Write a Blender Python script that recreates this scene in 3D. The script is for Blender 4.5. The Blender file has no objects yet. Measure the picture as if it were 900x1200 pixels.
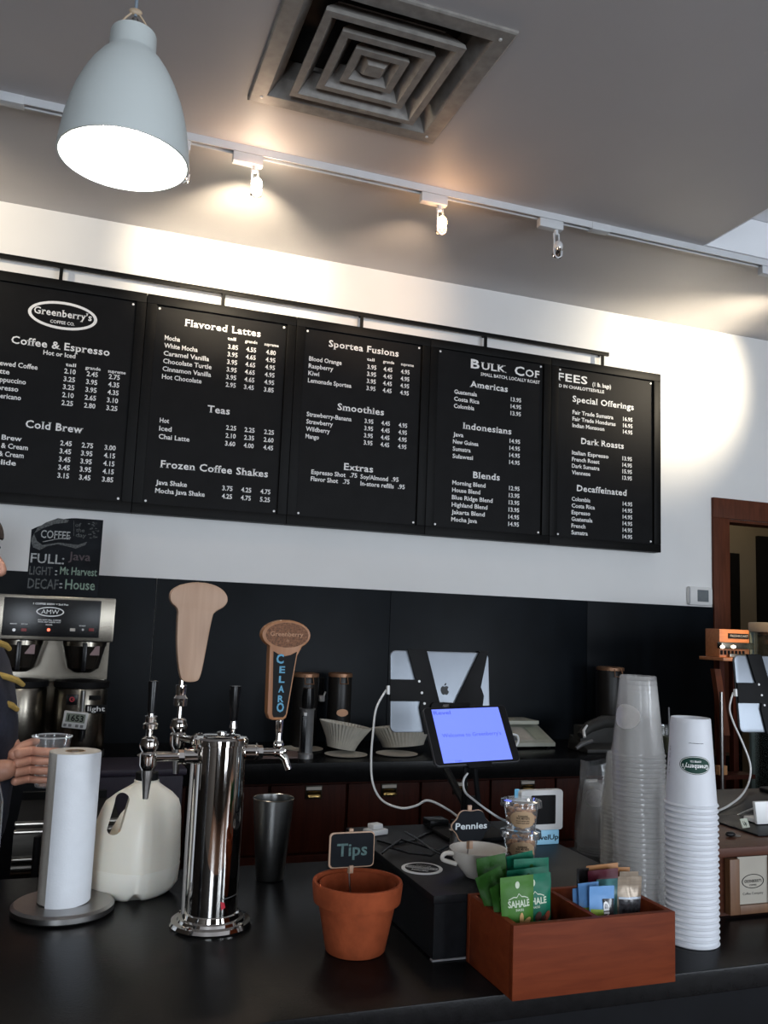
import bpy, bmesh, math, random
from mathutils import Vector, Matrix, noise
R = math.radians; PI = math.pi
random.seed(7)
sc = bpy.context.scene
C = sc.collection

# ------------------------------------------------------------------ camera
CAM = Vector((0, 0, 1.57)); F = 1020.0
MW = Matrix(((0.9396841722766576, -0.07895957280935803, -0.33280481101464954),
             (-0.3398751182384111, -0.10616564173283834, -0.9344590737522327),
             (0.038452052938158426, 0.9912084757391949, -0.12659856732057737)))
cd = bpy.data.cameras.new('camera'); cam = bpy.data.objects.new('camera', cd); C.objects.link(cam)
cam.matrix_world = Matrix.Translation(CAM) @ MW.to_4x4()
cd.sensor_fit = 'VERTICAL'; cd.sensor_height = 36.0; cd.lens = F / 1200 * 36
cd.clip_start = 0.05; cd.clip_end = 60
sc.camera = cam
def ray(x, y): return MW @ Vector((x - 450, 600 - y, -F))
def oy(x, y, Y):              # point of the plane Y=const seen at a photo position
    r = ray(x, y); return CAM + r * (Y / r.y)
def oz(x, y, z):
    r = ray(x, y); return CAM + r * ((z - CAM.z) / r.z)

# ------------------------------------------------------------------ world, light, exposure
w = bpy.data.worlds.new('daylight'); sc.world = w; w.use_nodes = True
w.node_tree.nodes['Background'].inputs[0].default_value = (0.62, 0.76, 1.0, 1)
w.node_tree.nodes['Background'].inputs[1].default_value = 0.6
sc.view_settings.view_transform = 'Standard'; sc.view_settings.look = 'None'
sc.view_settings.gamma = 1.0; sc.view_settings.use_curve_mapping = False
sc.view_settings.exposure = 0.80
sc.cycles.transparent_max_bounces = 96
sc.cycles.max_bounces = 8
sc.cycles.use_denoising = True
sc.cycles.sample_clamp_indirect = 6.0
def area(name, loc, sx, sz, energy, col, rot):
    l = bpy.data.lights.new(name, 'AREA'); l.shape = 'RECTANGLE'; l.size = sx; l.size_y = sz
    l.energy = energy; l.color = col
    o = bpy.data.objects.new(name, l); C.objects.link(o); o.location = loc; o.rotation_euler = rot
    return o
WIN = [(-2.05, -0.75, 0.5, 2.7), (1.55, 1.9, 0.3, 2.7), (2.15, 2.75, 0.3, 2.7), (4.2, 6.0, 0.5, 2.9)]   # street windows behind the customer
for a, b, c, d in WIN:
    area('window_daylight', ((a + b) / 2, -4.2, (c + d) / 2), b - a, d - c, 30 * (b - a) * (d - c), (0.83, 0.91, 1.0), (R(90), 0, 0))
def spot(name, loc, target, energy, size, col, blend=0.8, rad=0.02):
    l = bpy.data.lights.new(name, 'SPOT'); l.energy = energy; l.spot_size = size; l.spot_blend = blend
    l.color = col; l.shadow_soft_size = rad
    o = bpy.data.objects.new(name, l); C.objects.link(o); o.location = loc
    o.rotation_euler = (Vector(target) - Vector(loc)).to_track_quat('-Z', 'Y').to_euler()
    return o
def point(name, loc, energy, col, rad):
    l = bpy.data.lights.new(name, 'POINT'); l.energy = energy; l.color = col; l.shadow_soft_size = rad
    o = bpy.data.objects.new(name, l); C.objects.link(o); o.location = loc
    return o

# ------------------------------------------------------------------ materials
MATS = {}
def mat(name, col, rough=0.5, metal=0.0, var=0.12, vs=20, bump=0.0, bs=60, spec=0.5, emit=None, es=0,
        alpha=None, coat=0, stretch=None, sub=0):
    if name in MATS: return MATS[name]
    m = bpy.data.materials.new(name); m.use_nodes = True; nt = m.node_tree; b = nt.nodes['Principled BSDF']
    b.inputs['Roughness'].default_value = rough; b.inputs['Metallic'].default_value = metal
    b.inputs['Specular IOR Level'].default_value = spec; b.inputs['Coat Weight'].default_value = coat
    tc = nt.nodes.new('ShaderNodeTexCoord'); mp = nt.nodes.new('ShaderNodeMapping')
    if stretch: mp.inputs['Scale'].default_value = stretch
    nt.links.new(tc.outputs['Object'], mp.inputs['Vector'])
    n = nt.nodes.new('ShaderNodeTexNoise'); n.inputs['Scale'].default_value = vs; n.inputs['Detail'].default_value = 4
    nt.links.new(mp.outputs[0], n.inputs['Vector'])
    r = nt.nodes.new('ShaderNodeValToRGB'); e = r.color_ramp.elements
    e[0].position = 0.3; e[1].position = 0.7
    e[0].color = tuple(c * (1 - var) for c in col) + (1,); e[1].color = tuple(min(1, c * (1 + var)) for c in col) + (1,)
    nt.links.new(n.outputs['Fac'], r.inputs[0]); nt.links.new(r.outputs[0], b.inputs['Base Color'])
    if bump:
        n2 = nt.nodes.new('ShaderNodeTexNoise'); n2.inputs['Scale'].default_value = bs; n2.inputs['Detail'].default_value = 3
        nt.links.new(mp.outputs[0], n2.inputs['Vector'])
        bp = nt.nodes.new('ShaderNodeBump'); bp.inputs['Strength'].default_value = bump; bp.inputs['Distance'].default_value = 0.002
        nt.links.new(n2.outputs['Fac'], bp.inputs['Height']); nt.links.new(bp.outputs[0], b.inputs['Normal'])
    if emit: b.inputs['Emission Color'].default_value = tuple(emit) + (1,); b.inputs['Emission Strength'].default_value = es
    if alpha is not None: b.inputs['Alpha'].default_value = alpha
    if sub:
        b.inputs['Subsurface Weight'].default_value = sub; b.inputs['Subsurface Radius'].default_value = (0.02, 0.015, 0.012)
    MATS[name] = m; return m
def clear(name, col=(0.9, 0.93, 0.95), opac=0.1, gloss=0.12, rough=0.08):
    if name in MATS: return MATS[name]
    m = bpy.data.materials.new(name); m.use_nodes = True; nt = m.node_tree
    for n in list(nt.nodes): nt.nodes.remove(n)
    out = nt.nodes.new('ShaderNodeOutputMaterial')
    tr = nt.nodes.new('ShaderNodeBsdfTransparent'); tr.inputs[0].default_value = (1, 1, 1, 1)
    df = nt.nodes.new('ShaderNodeBsdfTranslucent'); df2 = nt.nodes.new('ShaderNodeBsdfDiffuse')
    df.inputs[0].default_value = tuple(col) + (1,); df2.inputs[0].default_value = tuple(col) + (1,)
    mm = nt.nodes.new('ShaderNodeMixShader'); mm.inputs[0].default_value = 0.8
    nt.links.new(df.outputs[0], mm.inputs[1]); nt.links.new(df2.outputs[0], mm.inputs[2])
    g = nt.nodes.new('ShaderNodeBsdfGlossy'); g.inputs['Roughness'].default_value = rough
    fr = nt.nodes.new('ShaderNodeFresnel'); fr.inputs[0].default_value = 1.45
    tc = nt.nodes.new('ShaderNodeTexCoord'); n = nt.nodes.new('ShaderNodeTexNoise'); n.inputs['Scale'].default_value = 40
    nt.links.new(tc.outputs['Object'], n.inputs['Vector'])
    mr = nt.nodes.new('ShaderNodeMapRange'); mr.inputs['To Min'].default_value = opac * 0.7; mr.inputs['To Max'].default_value = opac * 1.3
    nt.links.new(n.outputs['Fac'], mr.inputs['Value'])
    m1 = nt.nodes.new('ShaderNodeMixShader'); nt.links.new(mr.outputs[0], m1.inputs[0])
    nt.links.new(tr.outputs[0], m1.inputs[1]); nt.links.new(mm.outputs[0], m1.inputs[2])
    ma = nt.nodes.new('ShaderNodeMath'); ma.operation = 'MULTIPLY'; ma.inputs[1].default_value = gloss * 5
    nt.links.new(fr.outputs[0], ma.inputs[0])
    m2 = nt.nodes.new('ShaderNodeMixShader'); nt.links.new(ma.outputs[0], m2.inputs[0])
    nt.links.new(m1.outputs[0], m2.inputs[1]); nt.links.new(g.outputs[0], m2.inputs[2])
    nt.links.new(m2.outputs[0], out.inputs[0]); MATS[name] = m; return m
def wood(name, c0, c1, rough=0.45, scale=(3, 30, 30), bump=0.15, spec=0.5):
    if name in MATS: return MATS[name]
    m = bpy.data.materials.new(name); m.use_nodes = True; nt = m.node_tree; b = nt.nodes['Principled BSDF']
    b.inputs['Roughness'].default_value = rough; b.inputs['Specular IOR Level'].default_value = spec
    tc = nt.nodes.new('ShaderNodeTexCoord'); mp = nt.nodes.new('ShaderNodeMapping'); mp.inputs['Scale'].default_value = scale
    n = nt.nodes.new('ShaderNodeTexNoise'); n.inputs['Scale'].default_value = 3; n.inputs['Detail'].default_value = 8; n.inputs['Distortion'].default_value = 0.6
    nt.links.new(tc.outputs['Object'], mp.inputs[0]); nt.links.new(mp.outputs[0], n.inputs['Vector'])
    r = nt.nodes.new('ShaderNodeValToRGB'); r.color_ramp.elements[0].position = 0.3; r.color_ramp.elements[1].position = 0.75
    r.color_ramp.elements[0].color = tuple(c0) + (1,); r.color_ramp.elements[1].color = tuple(c1) + (1,)
    nt.links.new(n.outputs['Fac'], r.inputs[0]); nt.links.new(r.outputs[0], b.inputs['Base Color'])
    bp = nt.nodes.new('ShaderNodeBump'); bp.inputs['Strength'].default_value = bump; bp.inputs['Distance'].default_value = 0.001
    nt.links.new(n.outputs['Fac'], bp.inputs['Height']); nt.links.new(bp.outputs[0], b.inputs['Normal'])
    MATS[name] = m; return m

WALL = mat('wall_paint', (0.78, 0.78, 0.77), 0.75, var=0.02, vs=3, bump=0.05, bs=120)
CEIL = mat('ceiling_paint', (0.52, 0.50, 0.50), 0.55, var=0.03, vs=2, bump=0.05, bs=90)
RECW = mat('recess_white_paint', (0.85, 0.87, 0.9), 0.6, var=0.02, vs=3)
DADO = mat('slate_panel', (0.0045, 0.0065, 0.009), 0.42, var=0.25, vs=5, bump=0.05, bs=40, spec=0.10)
FLOOR = wood('floor_boards', (0.10, 0.05, 0.03), (0.18, 0.09, 0.05), 0.4)
CTOP = mat('black_laminate', (0.0055, 0.0055, 0.006), 0.27, var=0.3, vs=60, bump=0.10, bs=300, spec=0.11)
CBODY = mat('black_panel', (0.004, 0.0045, 0.006), 0.5, var=0.2, vs=20, spec=0.1)
RISER = mat('charcoal_panel', (0.0075, 0.008, 0.0095), 0.42, var=0.2, vs=80, bump=0.08, bs=250, spec=0.15)
CHER = wood('cherry_cabinet_wood', (0.030, 0.006, 0.0025), (0.055, 0.011, 0.005), 0.5, (20, 20, 2), spec=0.12)
CASE = wood('door_casing_wood', (0.075, 0.022, 0.010), (0.12, 0.036, 0.017), 0.5, (20, 20, 2), spec=0.15)
CRATE = wood('reddish_brown_wood', (0.115, 0.020, 0.0055), (0.17, 0.034, 0.010), 0.55, (4, 20, 30), spec=0.15)
MAPLE = wood('pale_maple', (0.36, 0.22, 0.14), (0.46, 0.30, 0.20), 0.5, (20, 20, 2))
OAK = wood('honey_oak', (0.26, 0.10, 0.035), (0.36, 0.16, 0.06), 0.45, (20, 20, 2))
CORK = mat('dark_cork', (0.16, 0.07, 0.035), 0.8, var=0.5, vs=300, bump=0.6, bs=400)
BLK = mat('black_plastic', (0.006, 0.006, 0.0065), 0.25, var=0.2, spec=0.3)
BLKM = mat('matte_black', (0.006, 0.006, 0.0065), 0.6, var=0.2, spec=0.15)
FRAME = mat('board_frame_black', (0.0045, 0.0045, 0.0045), 0.5, var=0.2, vs=30, spec=0.12)
BOARD = mat('menu_board_black', (0.0065, 0.0065, 0.007), 0.55, var=0.2, vs=10, spec=0.12)
CHALKB = mat('chalkboard', (0.008, 0.0095, 0.012), 0.7, var=0.5, vs=12, spec=0.12)
INK = mat('white_print', (0.88, 0.88, 0.87), 0.6, var=0.03)
CHROME = mat('chrome', (0.70, 0.68, 0.65), 0.05, 1.0, var=0.02)
STEEL = mat('brushed_steel', (0.25, 0.225, 0.185), 0.27, 1.0, var=0.1, vs=8, stretch=(1, 1, 30))
DSTEEL = mat('dull_steel', (0.33, 0.32, 0.31), 0.36, 1.0, var=0.15, vs=12)
WHITEP = mat('white_plastic', (0.72, 0.72, 0.71), 0.35, var=0.03)
TRACKM = mat('white_enamel', (0.62, 0.64, 0.66), 0.4, var=0.03)
SHADE = mat('pendant_enamel', (0.58, 0.63, 0.62), 0.45, var=0.02, vs=5)
INNER = mat('pendant_inner_white', (0.9, 0.9, 0.88), 0.5, var=0.02)
VENTM = mat('vent_enamel', (0.27, 0.255, 0.235), 0.45, var=0.2, vs=25, bump=0.1)
DARK = mat('duct_dark', (0.02, 0.02, 0.02), 0.8, var=0.3)
PAPER = mat('white_paper', (0.72, 0.74, 0.77), 0.75, var=0.02, vs=60, bump=0.12, bs=260)
PAPER2 = mat('cream_paper', (0.60, 0.56, 0.50), 0.8, var=0.05, vs=40, bump=0.15, bs=180)
CARD = mat('cardboard_core', (0.36, 0.25, 0.16), 0.8, var=0.1)
TERRA = mat('terracotta', (0.27, 0.058, 0.020), 0.85, spec=0.15, var=0.16, vs=45, bump=0.35, bs=120)
CERAM = mat('glazed_ceramic', (0.62, 0.58, 0.52), 0.18, var=0.03)
CLEAR = clear('clear_plastic', (0.95, 0.94, 0.92), opac=0.15, gloss=0.09, rough=0.12)
CLEARB = clear('clear_lid_plastic', opac=0.10, gloss=0.16)
GLASS = clear('cabinet_glass', (0.6, 0.75, 0.7), 0.05, 0.2, 0.02)
HDPE = mat('milky_plastic', (0.86, 0.81, 0.70), 0.4, var=0.03, vs=8, sub=0.25)
MILK = mat('milk_filled_plastic', (0.92, 0.88, 0.78), 0.4, var=0.02, vs=8, sub=0.25)
ALU = mat('silver_aluminium', (0.26, 0.285, 0.32), 0.45, 0.85, var=0.03)
PCUP = mat('white_cup_paper', (0.66, 0.68, 0.72), 0.5, var=0.02, vs=60)
GREENINK = mat('dark_green_ink', (0.008, 0.045, 0.032), 0.5, var=0.05, spec=0.2)
BRASS = mat('brass', (0.55, 0.38, 0.14), 0.25, 1.0, var=0.1)
COPPER = mat('copper_band', (0.30, 0.16, 0.09), 0.4, 0.6, var=0.15)
SKIN = mat('skin', (0.50, 0.25, 0.17), 0.5, var=0.08, vs=30, sub=0.1)
HAIR = mat('dark_hair', (0.03, 0.018, 0.012), 0.7, var=0.4, vs=120, bump=0.5, bs=300)
SHIRT = mat('navy_cotton', (0.022, 0.024, 0.038), 0.85, var=0.2, vs=80, bump=0.2, bs=300)
YEL = mat('mustard_yellow_cloth', (0.42, 0.28, 0.07), 0.8, var=0.1, vs=60)
JEAN = mat('dark_trousers', (0.02, 0.02, 0.03), 0.85, var=0.2)

# ------------------------------------------------------------------ mesh kit
class B:
    def __init__(s): s.bm = bmesh.new()
    def face(s, vs):
        try: return s.bm.faces.new(vs)
        except ValueError: return None
    def box(s, x0, x1, y0, y1, z0, z1, bev=0, M=None):
        if x0 > x1: x0, x1 = x1, x0
        if y0 > y1: y0, y1 = y1, y0
        if z0 > z1: z0, z1 = z1, z0
        t = bmesh.new()
        vs = [t.verts.new((x, y, z)) for z in (z0, z1) for y in (y0, y1) for x in (x0, x1)]
        for f in ((0, 2, 3, 1), (4, 5, 7, 6), (0, 1, 5, 4), (2, 6, 7, 3), (0, 4, 6, 2), (1, 3, 7, 5)):
            t.faces.new([vs[i] for i in f])
        if bev:
            bmesh.ops.bevel(t, geom=list(t.edges), offset=bev, segments=2, affect='EDGES', profile=0.6)
        if M: bmesh.ops.transform(t, matrix=M, verts=t.verts)
        s.merge(t); return s
    def merge(s, t):
        me = bpy.data.meshes.new('tmp'); t.to_mesh(me); t.free(); s.bm.from_mesh(me); bpy.data.meshes.remove(me)
    def tube(s, path, r, seg=10, cap=True, closed=False):
        path = [Vector(p) for p in path]; n = len(path)
        rs = r if isinstance(r, (list, tuple)) else [r] * n
        rings = []; prev = None
        for i, p in enumerate(path):
            if closed: t = path[(i + 1) % n] - path[i - 1]
            else: t = path[min(i + 1, n - 1)] - path[max(i - 1, 0)]
            t.normalize()
            if prev is None:
                a = Vector((0, 0, 1)) if abs(t.z) < 0.9 else Vector((1, 0, 0)); u = t.cross(a).normalized()
            else:
                u = (prev - t * prev.dot(t))
                u = u.normalized() if u.length > 1e-6 else t.orthogonal().normalized()
            prev = u; v = t.cross(u)
            rings.append([s.bm.verts.new(p + (u * math.cos(2 * PI * k / seg) + v * math.sin(2 * PI * k / seg)) * rs[i]) for k in range(seg)])
        for i in range(n if closed else n - 1):
            a, b = rings[i], rings[(i + 1) % n]
            for k in range(seg): s.face([a[k], a[(k + 1) % seg], b[(k + 1) % seg], b[k]])
        if cap and not closed: s.face(rings[0][::-1]); s.face(rings[-1])
        return s
    def cyl(s, p0, p1, r0, r1=None, seg=20): return s.tube([p0, p1], [r0, r0 if r1 is None else r1], seg)
    def lathe(s, prof, c=(0, 0, 0), seg=32, fn=None, M=None):
        """prof: list of (r, z); r=0 makes a pole"""
        cx, cy, cz = c; rings = []
        M = M or Matrix.Identity(4)
        for r, z in prof:
            if r < 1e-6: rings.append([s.bm.verts.new(M @ Vector((cx, cy, cz + z)))])
            else:
                ring = []
                for k in range(seg):
                    a = 2 * PI * k / seg; rr = r * (fn(a, z) if fn else 1)
                    ring.append(s.bm.verts.new(M @ Vector((cx + rr * math.cos(a), cy + rr * math.sin(a), cz + z))))
                rings.append(ring)
        for a, b in zip(rings, rings[1:]):
            for k in range(seg):
                k2 = (k + 1) % seg
                if len(a) == 1 and len(b) == 1: continue
                if len(a) == 1: s.face([a[0], b[k2], b[k]])
                elif len(b) == 1: s.face([a[k], a[k2], b[0]])
                else: s.face([a[k], a[k2], b[k2], b[k]])
        return s
    def prism(s, pts, o, ux, uy, d, bev=0):
        """extrude the 2-D outline pts (in frame o,ux,uy) by d along ux x uy"""
        o = Vector(o); ux = Vector(ux); uy = Vector(uy); n = ux.cross(uy).normalized() * d
        t = bmesh.new()
        a = [t.verts.new(o + ux * x + uy * y) for x, y in pts]; b = [t.verts.new(v.co + n) for v in a]
        t.faces.new(a[::-1]); t.faces.new(b); m = len(a)
        for i in range(m): t.faces.new([a[i], a[(i + 1) % m], b[(i + 1) % m], b[i]])
        bmesh.ops.recalc_face_normals(t, faces=t.faces)
        if bev:
            es = [e for e in t.edges if any(len(f.verts) == m for f in e.link_faces) and m > 4] or list(t.edges)
            bmesh.ops.bevel(t, geom=es, offset=bev, segments=2, affect='EDGES', profile=0.6)
        s.merge(t); return s
    def sph(s, c, r, sc3=(1, 1, 1), seg=16):
        t = bmesh.new(); bmesh.ops.create_uvsphere(t, u_segments=seg, v_segments=max(6, seg // 2), radius=r)
        bmesh.ops.transform(t, matrix=Matrix.Translation(Vector(c)) @ Matrix.Diagonal((*sc3, 1)), verts=t.verts)
        s.merge(t); return s
    def quad(s, a, b, c, d): s.face([s.bm.verts.new(Vector(p)) for p in (a, b, c, d)]); return s
    def grid(s, fn, nu, nv):
        g = [[s.bm.verts.new(fn(i / nu, j / nv)) for i in range(nu + 1)] for j in range(nv + 1)]
        for j in range(nv):
            for i in range(nu): s.face([g[j][i], g[j][i + 1], g[j + 1][i + 1], g[j + 1][i]])
        return s
LOC = {}
def mk(name, b, m, parent=None, ang=0.6, flat=False, normals=True):
    bm = b.bm
    if normals: bmesh.ops.recalc_face_normals(bm, faces=bm.faces)
    me = bpy.data.meshes.new(name)
    loc = Vector((0, 0, 0))
    if bm.verts:
        xs = [v.co for v in bm.verts]
        mn = Vector([min(v[i] for v in xs) for i in range(3)]); mx = Vector([max(v[i] for v in xs) for i in range(3)])
        loc = Vector(((mn.x + mx.x) / 2, (mn.y + mx.y) / 2, mn.z))
        bmesh.ops.translate(bm, verts=bm.verts, vec=-loc)
    bm.to_mesh(me); bm.free()
    if not flat:
        me.polygons.foreach_set('use_smooth', [True] * len(me.polygons)); me.set_sharp_from_angle(angle=ang)
    me.materials.append(m)
    o = bpy.data.objects.new(name, me); C.objects.link(o)
    if parent is None: o.location = loc
    else:
        o.parent = parent; o.location = loc - LOC[parent.name]
    LOC[o.name] = loc
    return o
def tag(o, label, cat, group=None):
    o['label'] = label; o['category'] = cat
    if group: o['group'] = group
    return o
def thing(name, loc, label, cat, group=None):
    o = bpy.data.objects.new(name, None); C.objects.link(o); o.location = loc; o.empty_display_size = 0.05
    LOC[o.name] = Vector(loc); return tag(o, label, cat, group)
def struct(name, b, m, parent=None, **k):
    o = mk(name, b, m, parent, **k)
    if parent is None: o['kind'] = 'structure'
    return o
def dup(o, delta, label=None, parent=None, rz=0):
    c = o.copy(); C.objects.link(c)
    if parent is None: c.location = o.location + Vector(delta); c.rotation_euler.z += rz
    else: c.parent = parent
    LOC[c.name] = LOC.get(o.name, Vector()) + Vector(delta)
    if label: c['label'] = label
    for ch in o.children: dup(ch, (0, 0, 0), parent=c)
    return c
def lab(o, l): o['label'] = l; return o

# ------------------------------------------------------------------ text
TC = {}
def glyphs(s, bold=0.0, slab=0.0):
    key = (s, bold, slab)
    if key in TC: return TC[key]
    cu = bpy.data.curves.new('t', 'FONT'); cu.body = s; cu.size = 1; cu.resolution_u = 2; cu.offset = bold
    if slab: cu.space_character = 1.08
    o = bpy.data.objects.new('t', cu); C.objects.link(o)
    dg = bpy.context.evaluated_depsgraph_get(); me = bpy.data.meshes.new_from_object(o.evaluated_get(dg))
    vs = [(v.co.x, v.co.y) for v in me.vertices]; fs = [tuple(p.vertices) for p in me.polygons]
    if slab:
        cnt = {}
        for p in me.polygons:
            for e in p.edge_keys: cnt[e] = cnt.get(e, 0) + 1
        ex = []
        for (a, b_), c in cnt.items():
            if c != 1: continue
            (x0, y0), (x1, y1) = vs[a], vs[b_]
            L = abs(x1 - x0)
            if abs(y1 - y0) < 0.004 and 0.05 < L < 0.2:
                top = y0 > 0.3
                if top and y0 < 0.45: continue
                if not top and (y0 > 0.05 or y0 < -0.3): continue
                xa, xb = min(x0, x1) - slab, max(x0, x1) + slab
                ya, yb = (y0 - 0.075, y0) if top else (y0, y0 + 0.075)
                ex.append((xa, ya, xb, yb))
        for xa, ya, xb, yb in ex:
            n = len(vs); vs += [(xa, ya), (xb, ya), (xb, yb), (xa, yb)]; fs.append((n, n + 1, n + 2, n + 3))
    bpy.data.objects.remove(o); bpy.data.meshes.remove(me); bpy.data.curves.remove(cu)
    x0 = min([v[0] for v in vs] or [0]); x1 = max([v[0] for v in vs] or [1])
    TC[key] = ([(x - x0, y) for x, y in vs], fs, x1 - x0); return TC[key]
CAPH = 0.70
def text(b, s, o, ux, uy, h, width=None, align='l', bold=0.0, slab=0.0, mapf=None):
    vs, fs, W = glyphs(s, bold, slab)
    sy = h / CAPH; sx = (width / W) if width else sy
    off = {'l': 0, 'c': -W * sx / 2, 'r': -W * sx}[align]
    o = Vector(o); ux = Vector(ux); uy = Vector(uy)
    if mapf: bv = [b.bm.verts.new(mapf(off + x * sx, y * sy)) for x, y in vs]
    else: bv = [b.bm.verts.new(o + ux * (off + x * sx) + uy * (y * sy)) for x, y in vs]
    for f in fs: b.face([bv[i] for i in f])
    return b
X1, Y1, Z1 = Vector((1, 0, 0)), Vector((0, 1, 0)), Vector((0, 0, 1))
def ell(rx, ry, n=32, cx=0, cy=0, a0=0, a1=2 * PI):
    full = abs(a1 - a0 - 2 * PI) < 1e-6
    return [(cx + rx * math.cos(a0 + (a1 - a0) * k / (n if full else n - 1)), cy + ry * math.sin(a0 + (a1 - a0) * k / (n if full else n - 1))) for k in range(n)]
def rrect(w_, h_, r, n=5):
    p = []
    for cx, cy, a in ((w_ / 2 - r, h_ / 2 - r, 0), (-w_ / 2 + r, h_ / 2 - r, 90), (-w_ / 2 + r, -h_ / 2 + r, 180), (w_ / 2 - r, -h_ / 2 + r, 270)):
        for k in range(n + 1):
            t = R(a + 90 * k / n); p.append((cx + r * math.cos(t), cy + r * math.sin(t)))
    return p
def ring2(b, outer, inner, o, ux, uy):
    o = Vector(o); a = [b.bm.verts.new(o + ux * x + uy * y) for x, y in outer]; c = [b.bm.verts.new(o + ux * x + uy * y) for x, y in inner]
    n = len(a)
    for i in range(n): b.face([a[i], a[(i + 1) % n], c[(i + 1) % n], c[i]])

# ================================================================== THE SETTING
CZ = 3.52; YW = 4.4
VX0, VX1, VY0, VY1 = 0.487, 1.247, 2.36, 3.085
RX0, RX1, RY0, RY1 = 2.868, 5.6, 0.6, 3.418
struct('floor', B().box(-2.6, 6.6, -4.1, 7.2, -0.05, 0), FLOOR)
b = B(); xs = [-2.6, VX0 + 0.04, VX1 - 0.04, RX0, RX1, 6.6]; ys = [-4.1, RY0, VY0 + 0.04, VY1 - 0.04, RY1, 7.2]
for i in range(5):
    for j in range(5):
        cx = (xs[i] + xs[i + 1]) / 2; cy = (ys[j] + ys[j + 1]) / 2
        if VX0 < cx < VX1 and VY0 < cy < VY1: continue
        if RX0 < cx < RX1 and RY0 < cy < RY1: continue
        b.box(xs[i], xs[i + 1], ys[j], ys[j + 1], CZ, CZ + 0.2)
ceiling = struct('ceiling', b, CEIL, flat=True)
b = B()
b.box(RX0, RX1, RY1 - 0.012, RY1 - 0.001, CZ + 0.002, CZ + 0.198); b.box(RX0, RX1, RY0 + 0.001, RY0 + 0.012, CZ + 0.002, CZ + 0.198)
b.box(RX0 + 0.001, RX0 + 0.012, RY0 + 0.012, RY1 - 0.012, CZ + 0.002, CZ + 0.198); b.box(RX1 - 0.012, RX1 - 0.001, RY0 + 0.012, RY1 - 0.012, CZ + 0.002, CZ + 0.198)
struct('recess_lining', b, RECW, ceiling, flat=True)
struct('recess_panel', B().box(RX0 - 0.02, RX1 + 0.02, RY0 - 0.02, RY1 + 0.02, CZ + 0.201, CZ + 0.24), RECW, ceiling, flat=True)
DX0, DX1, DZ = 3.865, 4.90, 2.305
b = B(); b.box(-2.6, DX0, YW, YW + 0.12, 0, CZ); b.box(DX1, 6.6, YW, YW + 0.12, 0, CZ); b.box(DX0, DX1, YW, YW + 0.12, DZ, CZ)
wall_back = struct('wall_back', b, WALL, flat=True)
seams = [-2.6, -2.04, -0.82, 0.40, 1.62, 2.84, 3.742]
for a, c in zip(seams, seams[1:]):
    struct('panel', B().box(a + 0.0012, c - 0.0012, YW - 0.012, YW, 0, 1.745, 0.0015), DADO, wall_back)
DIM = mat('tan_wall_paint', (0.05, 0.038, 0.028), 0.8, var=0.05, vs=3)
struct('wall_left', B().box(-2.72, -2.6, -4.1, 7.2, 0, CZ), DIM, flat=True)
struct('wall_right', B().box(6.6, 6.72, -4.1, 7.2, 0, CZ), DIM, flat=True)
b = B(); px = -2.6
for a, c, d, e in WIN:
    b.box(px, a, -4.2, -4.08, 0, CZ); b.box(a, c, -4.2, -4.08, 0, d); b.box(a, c, -4.2, -4.08, e, CZ); px = c
b.box(px, 6.6, -4.2, -4.08, 0, CZ)
struct('wall_front', b, DIM, flat=True)
for k, (a, c, d, e) in enumerate(WIN):
    b = B(); t = 0.05
    b.box(a, a + t, -4.17, -4.06, d, e); b.box(c - t, c, -4.17, -4.06, d, e); b.box(a + t, c - t, -4.17, -4.06, d, d + t); b.box(a + t, c - t, -4.17, -4.06, e - t, e)
    struct('window_%d' % (k + 1), b, CASE, flat=True)
# doorway with casing, a dim room behind it
b = B()
b.box(3.742, DX0, YW - 0.022, YW, 0, DZ, 0.003); b.box(DX1, DX1 + 0.125, YW - 0.022, YW, 0, DZ, 0.003)
d1 = struct('door_1', b, CASE)
struct('head_casing', B().box(3.742, DX1 + 0.125, YW - 0.024, YW, DZ, 2.431, 0.003), CASE, d1)
b = B(); b.box(DX0, DX0 + 0.018, YW, YW + 0.12, 0, DZ); b.box(DX1 - 0.018, DX1, YW, YW + 0.12, 0, DZ); b.box(DX0 + 0.018, DX1 - 0.018, YW, YW + 0.12, DZ - 0.018, DZ)
struct('door_jamb', b, CASE, d1)
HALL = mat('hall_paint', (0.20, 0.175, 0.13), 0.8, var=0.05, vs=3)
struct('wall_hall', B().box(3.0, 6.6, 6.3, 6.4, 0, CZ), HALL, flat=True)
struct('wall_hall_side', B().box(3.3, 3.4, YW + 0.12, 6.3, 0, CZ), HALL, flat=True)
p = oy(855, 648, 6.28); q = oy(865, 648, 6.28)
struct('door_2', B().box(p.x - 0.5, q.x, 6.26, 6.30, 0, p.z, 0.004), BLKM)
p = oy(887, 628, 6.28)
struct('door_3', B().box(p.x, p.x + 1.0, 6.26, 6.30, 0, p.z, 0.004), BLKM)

point('hall_fill', (5.2, 5.6, 3.0), 6, (1.0, 0.8, 0.55), 0.1)  # unseen fill light, added to lift the room behind the doorway from black
# ---- thermostat
t = thing('thermostat', (3.637, YW, 1.75), 'white wall thermostat with grey screen, left of the door casing', 'thermostat')
mk('body', B().prism(rrect(0.175, 0.112, 0.014), (3.637, YW - 0.0005, 1.809), X1, Z1, 0.026, 0.005), WHITEP, t)
mk('screen', B().prism(rrect(0.082, 0.072, 0.003), (3.652, YW - 0.0262, 1.811), X1, Z1, 0.002), mat('lcd_grey', (0.16, 0.18, 0.19), 0.25), t)
mk('side_band', B().box(3.551, 3.558, YW - 0.028, YW - 0.003, 1.76, 1.858, 0.001), mat('grey_trim', (0.35, 0.36, 0.37), 0.4), t)

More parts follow.
